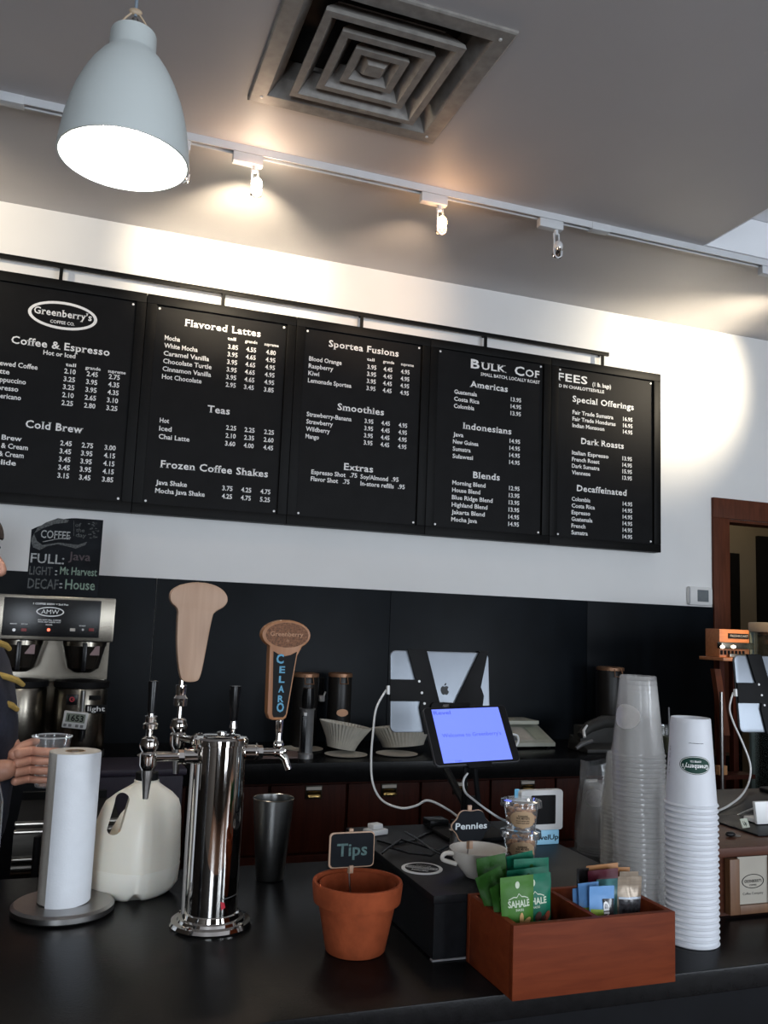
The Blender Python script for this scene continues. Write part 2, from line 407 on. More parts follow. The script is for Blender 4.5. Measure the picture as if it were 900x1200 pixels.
# ================================================================== CEILING THINGS
t = thing('ceiling_vent', ((VX0 + VX1) / 2, (VY0 + VY1) / 2, CZ - 0.03), 'square grey air diffuser with nested louvers, set in the ceiling', 'vent')
cx, cy = (VX0 + VX1) / 2, (VY0 + VY1) / 2
def sqring(b, rings):
    """rings: (half x, half y, z) joined in order"""
    rr = []
    for hx, hy, z in rings:
        rr.append([b.bm.verts.new((cx + sx * hx, cy + sy * hy, z)) for sx, sy in ((-1, -1), (1, -1), (1, 1), (-1, 1))])
    for a, c in zip(rr, rr[1:]):
        for k in range(4): b.face([a[k], a[(k + 1) % 4], c[(k + 1) % 4], c[k]])
    return b
HX, HY = (VX1 - VX0) / 2, (VY1 - VY0) / 2
mk('flange', sqring(B(), [(HX, HY, CZ + 0.001), (HX, HY, CZ - 0.008), (HX - 0.006, HY - 0.006, CZ - 0.012), (HX - 0.062, HY - 0.062, CZ - 0.012), (HX - 0.066, HY - 0.066, CZ - 0.008), (HX - 0.105, HY - 0.105, CZ + 0.045), (HX - 0.105, HY - 0.105, CZ + 0.12)]), VENTM, t, flat=True, normals=False)
for k, (h, dz) in enumerate(((0.242, 0), (0.163, 0.003), (0.094, 0.006))):
    z = CZ - 0.026 + dz
    mk('louver', sqring(B(), [(h - 0.045, h - 0.045, z + 0.075), (h, h, z + 0.018), (h + 0.004, h + 0.004, z), (h - 0.022, h - 0.022, z - 0.001), (h - 0.028, h - 0.028, z + 0.008), (h - 0.064, h - 0.064, z + 0.07), (h - 0.05, h - 0.05, z + 0.085)]), VENTM, t, flat=True)
b = sqring(B(), [(0.058, 0.058, CZ + 0.03), (0.058, 0.058, CZ + 0.016), (0.030, 0.030, CZ - 0.020)]); b.face(list(b.bm.verts)[-4:])
mk('centre_cone', b, VENTM, t, flat=True)
mk('duct', B().box(VX0 + 0.05, VX1 - 0.05, VY0 + 0.05, VY1 - 0.05, CZ + 0.125, CZ + 0.19), DARK, t, flat=True)
for sx, sy in ((-1, -1), (1, -1), (1, 1), (-1, 1)):
    mk('screw', B().cyl((cx + sx * (HX - 0.045), cy + sy * (HY - 0.045), CZ - 0.012), (cx + sx * (HX - 0.045), cy + sy * (HY - 0.045), CZ - 0.0155), 0.006, seg=8), WHITEP, t)

TY = 3.435
t = thing('lighting_track', (1.5, TY, CZ), 'long white lighting track running across the ceiling', 'lighting track')
TX = [-2.3, -0.34, 2.29, 4.9]
for a, c in zip(TX, TX[1:]):
    b = B(); b.box(a + 0.02, c - 0.02, TY - 0.019, TY - 0.012, CZ - 0.032, CZ); b.box(a + 0.02, c - 0.02, TY + 0.012, TY + 0.019, CZ - 0.032, CZ); b.box(a + 0.02, c - 0.02, TY - 0.012, TY + 0.012, CZ - 0.012, CZ)
    mk('rail', b, TRACKM, t)
for x in TX[1:3]: mk('joiner', B().box(x - 0.07, x + 0.03, TY - 0.022, TY + 0.022, CZ - 0.037, CZ, 0.002), TRACKM, t)
BULB = mat('lit_halogen', (1, 0.95, 0.85), 0.2, emit=(1, 0.86, 0.62), es=60)
BULB2 = mat('dim_halogen', (1, 0.85, 0.6), 0.2, emit=(1, 0.62, 0.30), es=25)
WARMC = (1.0, 0.83, 0.60)
heads = [((290, 181), 'white track spotlight with a blazing bulb, between the pendant lamp and the vent', BULB),
         ((508, 228), 'white track spotlight with small orange glowing bulb, below the vent corner', BULB2),
         ((648, 255), 'unlit white track spotlight with chrome bulb, third along the track', CHROME),
         ((893, 318), 'unlit white track spotlight with a curled bulb arm, at the right edge', CHROME),
         ((205, 160), 'white track spotlight half hidden behind the pendant shade', CHROME)]
for k, ((px, py), lb, bm_) in enumerate(heads):
    p = oz(px, py, CZ - 0.03); x = p.x
    t = thing('track_light', (x, TY, CZ - 0.04), lb, 'spotlight', 'spotlights on the ceiling track')
    mk('adapter', B().box(x - 0.06, x + 0.065, TY - 0.018, TY + 0.018, CZ - 0.075, CZ - 0.033, 0.003), TRACKM, t)
    mk('stem', B().cyl((x + 0.035, TY, CZ - 0.075), (x + 0.035, TY, CZ - 0.10), 0.011, seg=12), TRACKM, t)
    b = B()
    for s_ in (-0.013, 0.013): b.tube([(x + 0.035 + s_, TY, CZ - 0.09), (x + 0.036 + s_, TY - 0.004, CZ - 0.13), (x + 0.038 + s_ * 0.9, TY + 0.003, CZ - 0.165)], 0.0045, 8)
    b.tube([(x + 0.024, TY, CZ - 0.165), (x + 0.026, TY, CZ - 0.195), (x + 0.045, TY, CZ - 0.21), (x + 0.066, TY, CZ - 0.195), (x + 0.068, TY, CZ - 0.17)], 0.004, 8)
    mk('yoke', b, TRACKM, t)
    ax = Vector((0.1, 0.75, -0.6)).normalized(); M = Matrix.Translation((x + 0.046, TY, CZ - 0.178)) @ ax.to_track_quat('Z', 'Y').to_matrix().to_4x4()
    mk('reflector', B().lathe([(0.006, -0.028), (0.011, -0.02), (0.012, -0.008), (0.024, 0.02), (0.0245, 0.022), (0.022, 0.021), (0.01, -0.004)], seg=20, M=M), clear('bulb_glass', (0.9, 0.9, 0.9), 0.25, 0.3) if k < 2 else CHROME, t)
    g = mk('bulb', B().sph((0, 0, 0), 0.020, (1.15, 1.15, 1.4), 14).lathe([(0.005, -0.03), (0.005, -0.012)], seg=8), bm_ if bm_ != CHROME else mat('bulb_off', (0.7, 0.7, 0.7), 0.1), t)
    g.location = Vector((x + 0.046, TY - 0.002, CZ - 0.182)) - LOC[t.name]
hx = [oz(h[0][0], h[0][1], CZ - 0.03).x for h in heads]
spot('track_beam', (hx[0] + 0.05, TY + 0.04, CZ - 0.2), oy(268, 318, YW), 62, R(75), WARMC, 1.0)
spot('track_beam', (hx[1] + 0.05, TY + 0.04, CZ - 0.2), oy(440, 350, YW), 14, R(70), (1, 0.72, 0.48), 1.0)
spot('track_beam', (3.85, TY + 0.04, CZ - 0.2), oy(790, 440, YW), 75, R(80), (1, 0.86, 0.64), 1.0)
spot('track_beam', (-1.2, TY + 0.04, CZ - 0.2), oy(-60, 260, YW), 30, R(80), WARMC, 1.0)
point('bulb_glow', (hx[0] + 0.046, TY - 0.05, CZ - 0.2), 0.9, (1, 0.55, 0.35), 0.02)
point('bulb_glow', (hx[1] + 0.046, TY - 0.05, CZ - 0.2), 0.45, (1, 0.5, 0.3), 0.02)

# ---- pendant
pc = oy(145, 188, 1.8); PX, PY, PZ = pc.x, 1.8, oy(145, 188, 1.8).z; PT = oy(158, 26, 1.8).z - 0.028
H = PT - PZ
t = thing('pendant_lamp', (PX, PY, PZ), 'pale grey bell-shaped pendant lamp, lit, hanging at upper left', 'lamp')
prof = [(0.133, 0), (0.1325, H * 0.05), (0.1295, H * 0.14), (0.1245, H * 0.26), (0.1175, H * 0.37), (0.1085, H * 0.48), (0.096, H * 0.59), (0.080, H * 0.70), (0.064, H * 0.785), (0.053, H * 0.825), (0.0485, H * 0.85), (0.0475, H - 0.004), (0.046, H), (0.006, H + 0.001)]
b = B().lathe(prof, (PX, PY, PZ), 48); mk('shade', b, SHADE, t, ang=0.9, normals=False)
mk('shade_lining', B().lathe([(r - 0.003, z) for r, z in prof[:9]], (PX, PY, PZ), 48), INNER, t, ang=1)
mk('rim', B().lathe([(0.133, 0.0), (0.133, 0.002), (0.129, 0.002), (0.129, 0.0), (0.133, 0)], (PX, PY, PZ - 0.001), 48), SHADE, t)
mk('light_bulb', B().sph((PX, PY, PZ + 0.075), 0.048, (1, 1, 1.1), 20).cyl((PX, PY, PZ + 0.12), (PX, PY, PZ + 0.19), 0.018), mat('lit_bulb', (1, 1, 1), 0.3, emit=(1, 0.97, 0.9), es=22), t)
b = B(); b.cyl((PX, PY, PZ + H), (PX, PY, PZ + H + 0.035), 0.007, seg=12)
mk('socket_cap', b, DSTEEL, t)
b = B()
for s_ in (-1, 1): b.tube([(PX + s_ * 0.043, PY, PZ + H - 0.012), (PX + s_ * 0.036, PY, PZ + H + 0.008), (PX + s_ * 0.018, PY, PZ + H + 0.035), (PX + s_ * 0.004, PY, PZ + H + 0.052)], 0.0022, 8)
b.sph((PX, PY, PZ + H + 0.052), 0.010, (1.4, 0.6, 0.8), 12)
mk('hanger', b, mat('tan_hanger', (0.5, 0.38, 0.26), 0.5), t)
mk('cord', B().cyl((PX, PY, PZ + H + 0.04), (PX, PY, CZ - 0.03), 0.0035, seg=8), mat('grey_cord', (0.22, 0.27, 0.32), 0.6), t)
mk('ceiling_cup', B().lathe([(0, 0), (0.05, 0), (0.055, -0.03), (0, -0.03)], (PX, PY, CZ), 24), SHADE, t)
point('pendant_light', (PX, PY, PZ + 0.02), 5, (1.0, 0.96, 0.88), 0.045)

# ================================================================== MENU BOARDS
BZ0, BZ1, BY = 2.052, 3.15, 4.338
BX = [-0.514, 0.2505, 1.014, 1.779, 2.545, 3.309]
FW = 0.048
BL = ['black menu board with oval logo, Coffee & Espresso and Cold Brew lists, leftmost',
      'black menu board headed Flavored Lattes, Teas and Frozen Coffee Shakes',
      'black menu board headed Sportea Fusions, Smoothies and Extras, middle of the five',
      'black menu board headed Bulk Cof, with Americas, Indonesians and Blends lists',
      'black menu board headed Special Offerings, Dark Roasts and Decaffeinated, rightmost']
boards = []
for k in range(5):
    a, c = BX[k] + 0.001, BX[k + 1] - 0.001
    t = thing('menu_board', ((a + c) / 2, 4.37, BZ0), BL[k], 'menu board', 'menu boards hung in a row on the back wall')
    for nm, bb in (('frame_rail', (a, c, BZ1 - FW, BZ1)), ('frame_rail', (a, c, BZ0, BZ0 + FW)), ('frame_stile', (a, a + FW, BZ0 + FW, BZ1 - FW)), ('frame_stile', (c - FW, c, BZ0 + FW, BZ1 - FW))):
        mk(nm, B().box(bb[0], bb[1], BY - 0.012, 4.392, bb[2], bb[3], 0.003), FRAME, t)
    mk('board_panel', B().box(a + FW, c - FW, BY + 0.004, 4.385, BZ0 + FW, BZ1 - FW), BOARD, t)
    for sx in (a + FW + 0.015, c - FW - 0.015):
        for sz in (BZ0 + FW + 0.015, BZ1 - FW - 0.015):
            mk('screw', B().cyl((sx, BY + 0.004, sz), (sx, BY + 0.001, sz), 0.006, seg=8), INK, t)
    boards.append(t)
TYB = BY + 0.0025
def bt(b, s, px, py, h=0.0235, al='l', slab=0, bold=0.020, px2=None, cw=0.0150, z=None):
    p = oy(px, py, TYB); zz = p.z if z is None else z
    if px2 is not None: wd = oy(px2, py, TYB).x - p.x
    else: wd = cw * max(1, len(s)) * (0.86 if s.replace('.', '').isdigit() else 1)
    text(b, s, (p.x, TYB, zz), X1, Z1, h, wd, al, bold, slab)
def head(b, s, x0, y0, x1, y1, h=0.036):
    z = (oy(x0, y0, TYB).z + oy(x1, y1, TYB).z) / 2; a = oy(x0, y0, TYB).x; c = oy(x1, y1, TYB).x
    text(b, s, (a, TYB, z), X1, Z1, h, c - a, 'l', 0.020, 0.05)
def rows(b, items, nx, ny, dz, cols, cy_, cw=0.0150, h=0.0235):
    """items [(name, p1, p2, p3)], nx,ny first baseline, cols [x of price starts], cy_ baseline y of first row's first price"""
    z0 = oy(nx, ny, TYB).z
    for i, it in enumerate(items):
        if it[0]: bt(b, it[0], nx, ny, h=h, z=z0 - i * dz, cw=cw)
        for j, v in enumerate(it[1:]):
            bt(b, v, cols[j], cy_, h=h, al='c', z=z0 - i * dz, cw=cw)
def z3(zx, zy): return (zx / 2.571, 300 + zy / 2.571)       # readings of an enlarged crop back to the photo frame
def z4(zx, zy): return (330 + zx / 2.903, 360 + zy / 2.903)
def z5(zx, zy): return (500 + zx / 3.0, 380 + zy / 3.0)
L345 = lambda *n: [(x, '3.95', '4.45', '4.95') for x in n]
# board 1
b = B(); p = oy(*z3(190, 180), TYB)
ring2(b, ell(0.157, 0.069, 40), ell(0.142, 0.056, 40), (p.x, TYB, p.z), X1, Z1)
text(b, "Greenberry's", (p.x, TYB, p.z - 0.006), X1, Z1, 0.034, 0.262, 'c', 0.02, 0.05)
text(b, 'COFFEE CO.', (p.x, TYB, p.z - 0.042), X1, Z1, 0.015, 0.11, 'c', 0.015)
mk('logo', b, INK, boards[0], flat=True, normals=False)
b = B(); head(b, 'Coffee & Espresso', *z3(33, 264), *z3(330, 299)); head(b, 'Cold Brew', *z3(76, 518), *z3(250, 532))
mk('heading_lettering', b, INK, boards[0], flat=True, normals=False)
b = B(); bt(b, 'Hot or Iced', *z3(130, 296), px2=z3(228, 0)[0], h=0.022)
for s, x in (('tall', 213), ('grande', 280), ('supreme', 352)): bt(b, s, *z3(x, 333 + (x - 213) * 0.15), h=0.016, al='c', cw=0.0118)
dz = (oy(*z3(210, 360), TYB).z - oy(*z3(207, 456), TYB).z) / 4
cols = [z3(210, 0)[0], z3(278, 0)[0], z3(345, 0)[0]]
n0 = z3(-22, 326)
rows(b, [('Brewed Coffee', '2.10', '2.45', '2.75'), ('Latte', '3.25', '3.95', '4.35'), ('Cappuccino', '3.25', '3.95', '4.35'), ('Espresso', '2.10', '2.65', '3.10'), ('Americano', '2.25', '2.80', '3.25')], n0[0], n0[1], dz, cols, z3(210, 360)[1])
n0 = z3(-62, 546); cols = [z3(198, 0)[0], z3(263, 0)[0], z3(332, 0)[0]]
rows(b, [('   Cold Brew', '2.45', '2.75', '3.00'), ('Coffee & Cream', '3.45', '3.95', '4.15'), ('Mocha & Cream', '3.45', '3.95', '4.15'), ('   Mudslide', '3.45', '3.95', '4.15'), ('', '3.15', '3.45', '3.85')], n0[0], n0[1], dz, cols, z3(198, 577)[1])
mk('item_lettering', b, INK, boards[0], flat=True, normals=False)
# board 2
b = B(); head(b, 'Flavored Lattes', *z3(556, 211), *z3(785, 243)); head(b, 'Teas', *z3(625, 470), *z3(692, 478)); head(b, 'Frozen Coffee Shakes', *z3(482, 637), *z3(807, 666))
mk('heading_lettering', b, INK, boards[1], flat=True, normals=False)
b = B()
for s, x in (('tall', 698), ('grande', 757), ('supreme', 818)): bt(b, s, *z3(x, 254 + (x - 698) * 0.15), h=0.016, al='c', cw=0.0108)
dz = (oy(*z3(497, 252), TYB).z - oy(*z3(490, 369), TYB).z) / 5; cols = [z3(702, 0)[0], z3(757, 0)[0], z3(817, 0)[0]]
n0 = z3(496, 252)
rows(b, [('Mocha', '3.85', '4.55', '4.80'), ('White Mocha', '3.95', '4.65', '4.95'), ('Caramel Vanilla', '3.95', '4.65', '4.95'), ('Chocolate Turtle', '3.95', '4.65', '4.95'), ('Cinnamon Vanilla', '3.95', '4.65', '4.95'), ('Hot Chocolate', '2.95', '3.45', '3.85')], n0[0], n0[1], dz, cols, z3(702, 279)[1])
n0 = z3(481, 501); cols = [z3(696, 0)[0], z3(752, 0)[0], z3(811, 0)[0]]
rows(b, [('Hot', '2.25', '2.25', '2.25'), ('Iced', '2.10', '2.35', '2.60'), ('Chai Latte', '3.60', '4.00', '4.45')], n0[0], n0[1], dz * 1.02, cols, z3(696, 526)[1])
n0 = z3(469, 688); cols = [z3(685, 0)[0], z3(742, 0)[0], z3(800, 0)[0]]
rows(b, [('Java Shake', '3.75', '4.25', '4.75'), ('Mocha Java Shake', '4.25', '4.75', '5.25')], n0[0], n0[1], dz * 1.02, cols, z3(685, 704)[1])
mk('item_lettering', b, INK, boards[1], flat=True, normals=False)
# board 3
b = B(); head(b, 'Sportea Fusions', *z4(160, 136), *z4(398, 166)); head(b, 'Smoothies', *z4(190, 350), *z4(348, 367)); head(b, 'Extras', *z4(212, 553), *z4(311, 562))
mk('heading_lettering', b, INK, boards[2], flat=True, normals=False)
b = B()
for s, x in (('tall', 303), ('grande', 364), ('supreme', 428)): bt(b, s, *z4(x, 183 + (x - 303) * 0.14), h=0.016, al='c', cw=0.0108)
dz = (oy(*z4(93, 180), TYB).z - oy(*z4(90, 254), TYB).z) / 3; n0 = z4(93, 181); cols = [z4(307, 0)[0], z4(362, 0)[0], z4(421, 0)[0]]
rows(b, L345('Blood Orange', 'Raspberry', 'Kiwi', 'Lemonade Sportea'), n0[0], n0[1], dz, cols, z4(307, 209)[1])
n0 = z4(85, 370); cols = [z4(297, 0)[0], z4(354, 0)[0], z4(413, 0)[0]]
rows(b, L345('Strawberry-Banana', 'Strawberry', 'Wildberry', 'Mango'), n0[0], n0[1], dz, cols, z4(297, 396)[1], cw=0.0145)
for s, x, y, x2 in (('Espresso Shot', 101, 567, 218), ('.75', 232, 578, 257), ('Soy/Almond', 268, 583, 362), ('.95', 374, 592, 398), ('Flavor Shot', 99, 590, 192), ('.75', 208, 600, 231), ('In-store refills', 268, 606, 382), ('.95', 396, 617, 419)):
    bt(b, s, *z4(x, y), px2=z4(x2, 0)[0])
mk('item_lettering', b, INK, boards[2], flat=True, normals=False)
# board 4
b = B()
head(b, 'B', *z5(155, 153), *z5(186, 157), 0.052); head(b, 'ULK', *z5(191, 159), *z5(280, 168), 0.041); head(b, 'C', *z5(309, 178), *z5(343, 181), 0.052); head(b, 'OF', *z5(347, 182), *z5(396, 189), 0.041)
head(b, 'Americas', *z5(152, 223), *z5(285, 235)); head(b, 'Indonesians', *z5(127, 369), *z5(298, 385)); head(b, 'Blends', *z5(163, 541), *z5(257, 548))
mk('heading_lettering', b, INK, boards[3], flat=True, normals=False)
b = B(); bt(b, 'SMALL BATCH, LOCALLY ROAST', *z5(190, 180), px2=z5(398, 0)[0], h=0.0185)
dz = (oy(*z5(97, 241), TYB).z - oy(*z5(95, 291), TYB).z) / 2
for (n0, items, cx_) in ((z5(97, 243), [('Guatemala', '13.95'), ('Costa Rica', '14.95'), ('Colombia', '13.95')], z5(314, 275)),
                         (z5(93, 393), [('Java', '14.95'), ('New Guinea', '14.95'), ('Sumatra', '14.95'), ('Sulawesi', '14.95')], z5(310, 421)),
                         (z5(90, 563), [('Morning Blend', '12.95'), ('House Blend', '13.95'), ('Blue Ridge Blend', '13.95'), ('Highland Blend', '13.95'), ('Jakarta Blend', '14.95'), ('Mocha Java', '14.95')], z5(308, 586))):
    rows(b, items, n0[0], n0[1], dz, [cx_[0]], cx_[1], cw=0.0156)
mk('item_lettering', b, INK, boards[3], flat=True, normals=False)
# board 5
b = B(); head(b, 'FEES', *z5(458, 198), *z5(565, 209), 0.046)
head(b, 'Special Offerings', *z5(513, 275), *z5(728, 298)); head(b, 'Dark Roasts', *z5(543, 422), *z5(693, 436)); head(b, 'Decaffeinated', *z5(528, 587), *z5(704, 602))
mk('heading_lettering', b, INK, boards[4], flat=True, normals=False)
b = B(); bt(b, '(1 lb. bags)', *z5(583, 217), px2=z5(648, 0)[0], h=0.024); bt(b, 'ED IN CHARLOTTESVILLE', *z5(458, 219), px2=z5(624, 0)[0], h=0.0185)
for (n0, items, cx_) in ((z5(513, 315), [('Fair Trade Sumatra', '16.95'), ('Fair Trade Honduras', '16.95'), ('Indian Monsoon', '14.95')], z5(707, 339)),
                         (z5(511, 457), [('Italian Espresso', '13.95'), ('French Roast', '14.95'), ('Dark Sumatra', '15.95'), ('Viennese', '13.95')], z5(705, 477)),
                         (z5(510, 620), [('Colombia', '14.95'), ('Costa Rica', '14.95'), ('Espresso', '14.95'), ('Guatemala', '14.95'), ('French', '14.95'), ('Sumatra', '14.95')], z5(706, 641))):
    rows(b, items, n0[0], n0[1], dz * 0.96, [cx_[0]], cx_[1], cw=0.0156)
mk('item_lettering', b, INK, boards[4], flat=True, normals=False)
for t in boards:
    for ch in t.children:
        if 'lettering' in ch.name: ch['kind'] = 'stuff'
# ---- hanging rail
t = thing('hanging_rail', (1.2, 4.36, BZ1), 'thin black steel rail along the top of the menu boards', 'rail')
mk('bar', B().box(-0.9, 2.955, 4.352, 4.368, 3.222, 3.244, 0.002), FRAME, t)
for px in (72, 262, 424, 569, 706):
    x = oy(px, 305 + 0.165 * px, 4.36).x
    mk('post', B().box(x - 0.008, x + 0.008, 4.354, 4.366, BZ1 + 0.0005, 3.222), FRAME, t)
    mk('wall_pin', B().cyl((x, 4.366, 3.232), (x, 4.3995, 3.232), 0.007, seg=8), FRAME, t)
# ================================================================== BACK OF THE SHOP
BC = 0.96
# counter: base cabinets first, each a thing
cabx = [0.18, 0.526, 0.876, 1.226, 1.576, 1.93, 2.28, 2.63, 2.98, 3.33]
for a, c in zip(cabx, cabx[1:]):
    first = len([o for o in bpy.data.objects if o.name.startswith('base_cabinet')]) == 0
    k = cabx.index(a)
    t = thing('base_cabinet', ((a + c) / 2, 4.05, 0), ['cherry-wood base cabinet under the back counter, behind the chrome beer tower', 'cherry-wood base cabinet under the back counter, right behind the chrome tower', 'cherry-wood base cabinet behind the steel shaker, brass pull at its top', 'cherry-wood base cabinet behind the tips sign, crossed by the white cord',
               'cherry-wood base cabinet left of the small tablet stand', 'cherry-wood base cabinet right of the small tablet stand', 'cherry-wood base cabinet behind the white card terminal', 'cherry-wood base cabinet behind the bagged clear cups', 'cherry-wood base cabinet behind the white paper cups'][k], 'cabinet', 'base cabinets along the back wall')
    mk('carcass', B().box(a + 0.001, c - 0.001, 3.80, 4.37, 0.0, 0.872), CHER, t, flat=True)
    b = B(); b.box(a + 0.006, c - 0.006, 3.782, 3.80, 0.575, 0.858, 0.003); dr = mk('drawer', b, CHER, t)
    mk('door', B().box(a + 0.006, c - 0.006, 3.782, 3.80, 0.10, 0.565, 0.003), CHER, t)
    m_ = (a + c) / 2 + 0.02
    b = B().box(m_ - 0.038, m_ + 0.038, 3.777, 3.782, 0.80, 0.855, 0.001); mk('label_plate', b, mat('black_brass', (0.03, 0.025, 0.015), 0.3, 0.5), dr)
    mk('label_card', B().box(m_ - 0.034, m_ + 0.034, 3.7745, 3.7769, 0.838, 0.851), PAPER2, dr)
    b = B().grid(lambda u, v: Vector((m_ + 0.032 * math.cos(PI * u), 3.777 - 0.020 * math.sin(PI * v * 0.5) * (0.6 + 0.4 * math.sin(PI * u)), 0.828 - 0.022 * v + 0.006 * math.sin(PI * u))), 12, 5)
    mk('cup_pull', b, BRASS, dr)
tag(mk('back_counter', B().box(0.10, 3.36, 3.735, 4.387, 0.875, BC, 0.004), CTOP), 'long black worktop along the back wall carrying machines and canisters', 'counter')
tag(mk('left_counter', B().box(-1.6, 0.098, 3.6, 4.387, 0.0, BC - 0.002, 0.004), CBODY), 'dark worktop under the twin coffee brewer', 'counter')
t = thing('front_counter', (1.0, 1.5, 0), 'wide black customer counter in the foreground', 'counter')
mk('worktop', B().box(-1.2, 4.2, 1.134, 1.83, 1.035, 1.07, 0.003), CTOP, t)
mk('front_panel', B().box(-1.2, 4.2, 1.139, 1.165, 0.0, 1.034), CBODY, t, flat=True)
mk('base', B().box(-1.18, 4.18, 1.20, 1.80, 0.0, 1.034), CBODY, t, flat=True)

# purple bin beneath the brewer's side
t = thing('purple_bin', (0.33, 3.7, 0), 'dark purple undercounter bin behind the milk jug', 'bin')
PUR = mat('dark_purple_plastic', (0.028, 0.022, 0.040), 0.5)
mk('body', B().box(0.13, 0.46, 3.42, 3.70, 0.0, 0.975, 0.01), PUR, t); mk('lid', B().box(0.12, 0.47, 3.41, 3.71, 0.975, 1.0, 0.008), PUR, t)

# ---- twin brewer
L0, L1 = -0.29, 0.183; FY = 3.72
t = thing('coffee_brewer', ((L0 + L1) / 2, 3.95, BC), 'steel twin coffee brewer with black control panel, behind the worker', 'coffee machine')
hz0, hz1 = oy(100, 752, FY).z, oy(100, 700, FY).z
mk('brew_head', B().box(L0, L1, FY, 4.25, hz0, hz1, 0.006), STEEL, t)
pl, pr = L0 + 0.055, oy(117, 730, FY).x
cp = mk('control_panel', B().box(pl, pr, FY - 0.004, FY + 0.001, hz0 + 0.016, hz1 - 0.012, 0.001), BLK, t)
mcx = oy(59, 716, FY).x
b = B(); zz = oy(59, 717, FY).z; o_ = (mcx, FY - 0.0048, zz)
ring2(b, ell(0.052, 0.019, 32), ell(0.047, 0.015, 32), o_, X1, Z1); text(b, 'AMW', (mcx, FY - 0.0048, zz - 0.008), X1, Z1, 0.017, 0.066, 'c', 0.0)
text(b, '1 COFFEE BREW + 2nd Pot', (mcx, FY - 0.0048, zz + 0.027), X1, Z1, 0.007, 0.13, 'c', 0.03)
for k in range(2): text(b, ['DO NOT FILL COFFEE', 'WITH ANY LIQUID HOT'][k], (mcx, FY - 0.0048, zz - 0.035 - 0.008 * k), X1, Z1, 0.005, 0.085, 'c', 0.03)
for dx, s_ in ((-0.13, 'BREW'), (0.0, 'POWER'), (0.125, 'START'), (-0.09, 'STOP')): text(b, s_, (mcx + dx, FY - 0.0048, zz - 0.053), X1, Z1, 0.004, 0.025, 'c', 0.03)
lt = mk('panel_lettering', b, INK, cp, flat=True, normals=False); lt['kind'] = 'stuff'
RED = mat('red_indicator', (0.8, 0.08, 0.05), 0.3, emit=(1, 0.12, 0.06), es=1.6); REDS = mat('red_switch', (0.25, 0.02, 0.02), 0.4)
for px_, r_, m_ in ((57, 0.006, RED), (97, 0.0045, DSTEEL), (16.5, 0.006, DSTEEL)):
    p = oy(px_, 738, FY); mk('knob', B().cyl((p.x, FY - 0.004, p.z), (p.x, FY - 0.010, p.z), r_, seg=14), m_, cp)
for px_, m_ in ((28, REDS), (107, REDS), (85, PAPER2)):
    p = oy(px_, 738, FY); mk('switch', B().box(p.x - 0.010, p.x + 0.010, FY - 0.009, FY - 0.004, p.z - 0.006, p.z + 0.006, 0.001), m_, cp)
mk('back_column', B().box(L0 + 0.01, L1 - 0.01, 3.98, 4.25, BC + 0.03, hz0, 0.004), STEEL, t)
fz0 = oy(100, 790, FY).z
for cx_ in (oy(98, 770, 3.82).x, oy(98, 770, 3.82).x - 0.245):
    f = mk('brew_funnel', B().lathe([(0, 0), (0.035, 0.0), (0.062, 0.018), (0.083, hz0 - fz0 - 0.022), (0.083, hz0 - fz0 - 0.001), (0, hz0 - fz0 - 0.001)], (cx_, 3.83, fz0), 28), mat('smoky_black_plastic', (0.02, 0.017, 0.014), 0.12), t)
    b = B().lathe([(0.084, hz0 - fz0 - 0.02), (0.0865, hz0 - fz0 - 0.02), (0.0865, hz0 - fz0 - 0.003), (0.084, hz0 - fz0 - 0.003)], (cx_, 3.83, fz0), 28); mk('funnel_band', b, STEEL, f)
    mk('funnel_handle', B().box(cx_ - 0.009, cx_ + 0.009, 3.72, 3.76, fz0 + 0.01, hz0 - 0.005, 0.004), BLK, f)
    mk('funnel_label', B().box(cx_ + 0.022, cx_ + 0.058, 3.7575, 3.7600, hz0 - 0.055, hz0 - 0.018), mat('pink_card', (0.3, 0.2, 0.2), 0.6), f)
sz0, sz1 = oy(128, 800, FY).z + 0.0, oy(128, 752, FY).z
mk('splash_panel', B().box(L0 + 0.03, L1 - 0.004, 3.92, 3.975, oy(90, 800, FY).z, hz0), STEEL, t)
mk('base_plate', B().box(L0, L1, FY, 4.26, BC + 0.0005, BC + 0.03, 0.006), BLKM, t)
st = oy(100, 804, 3.74).z
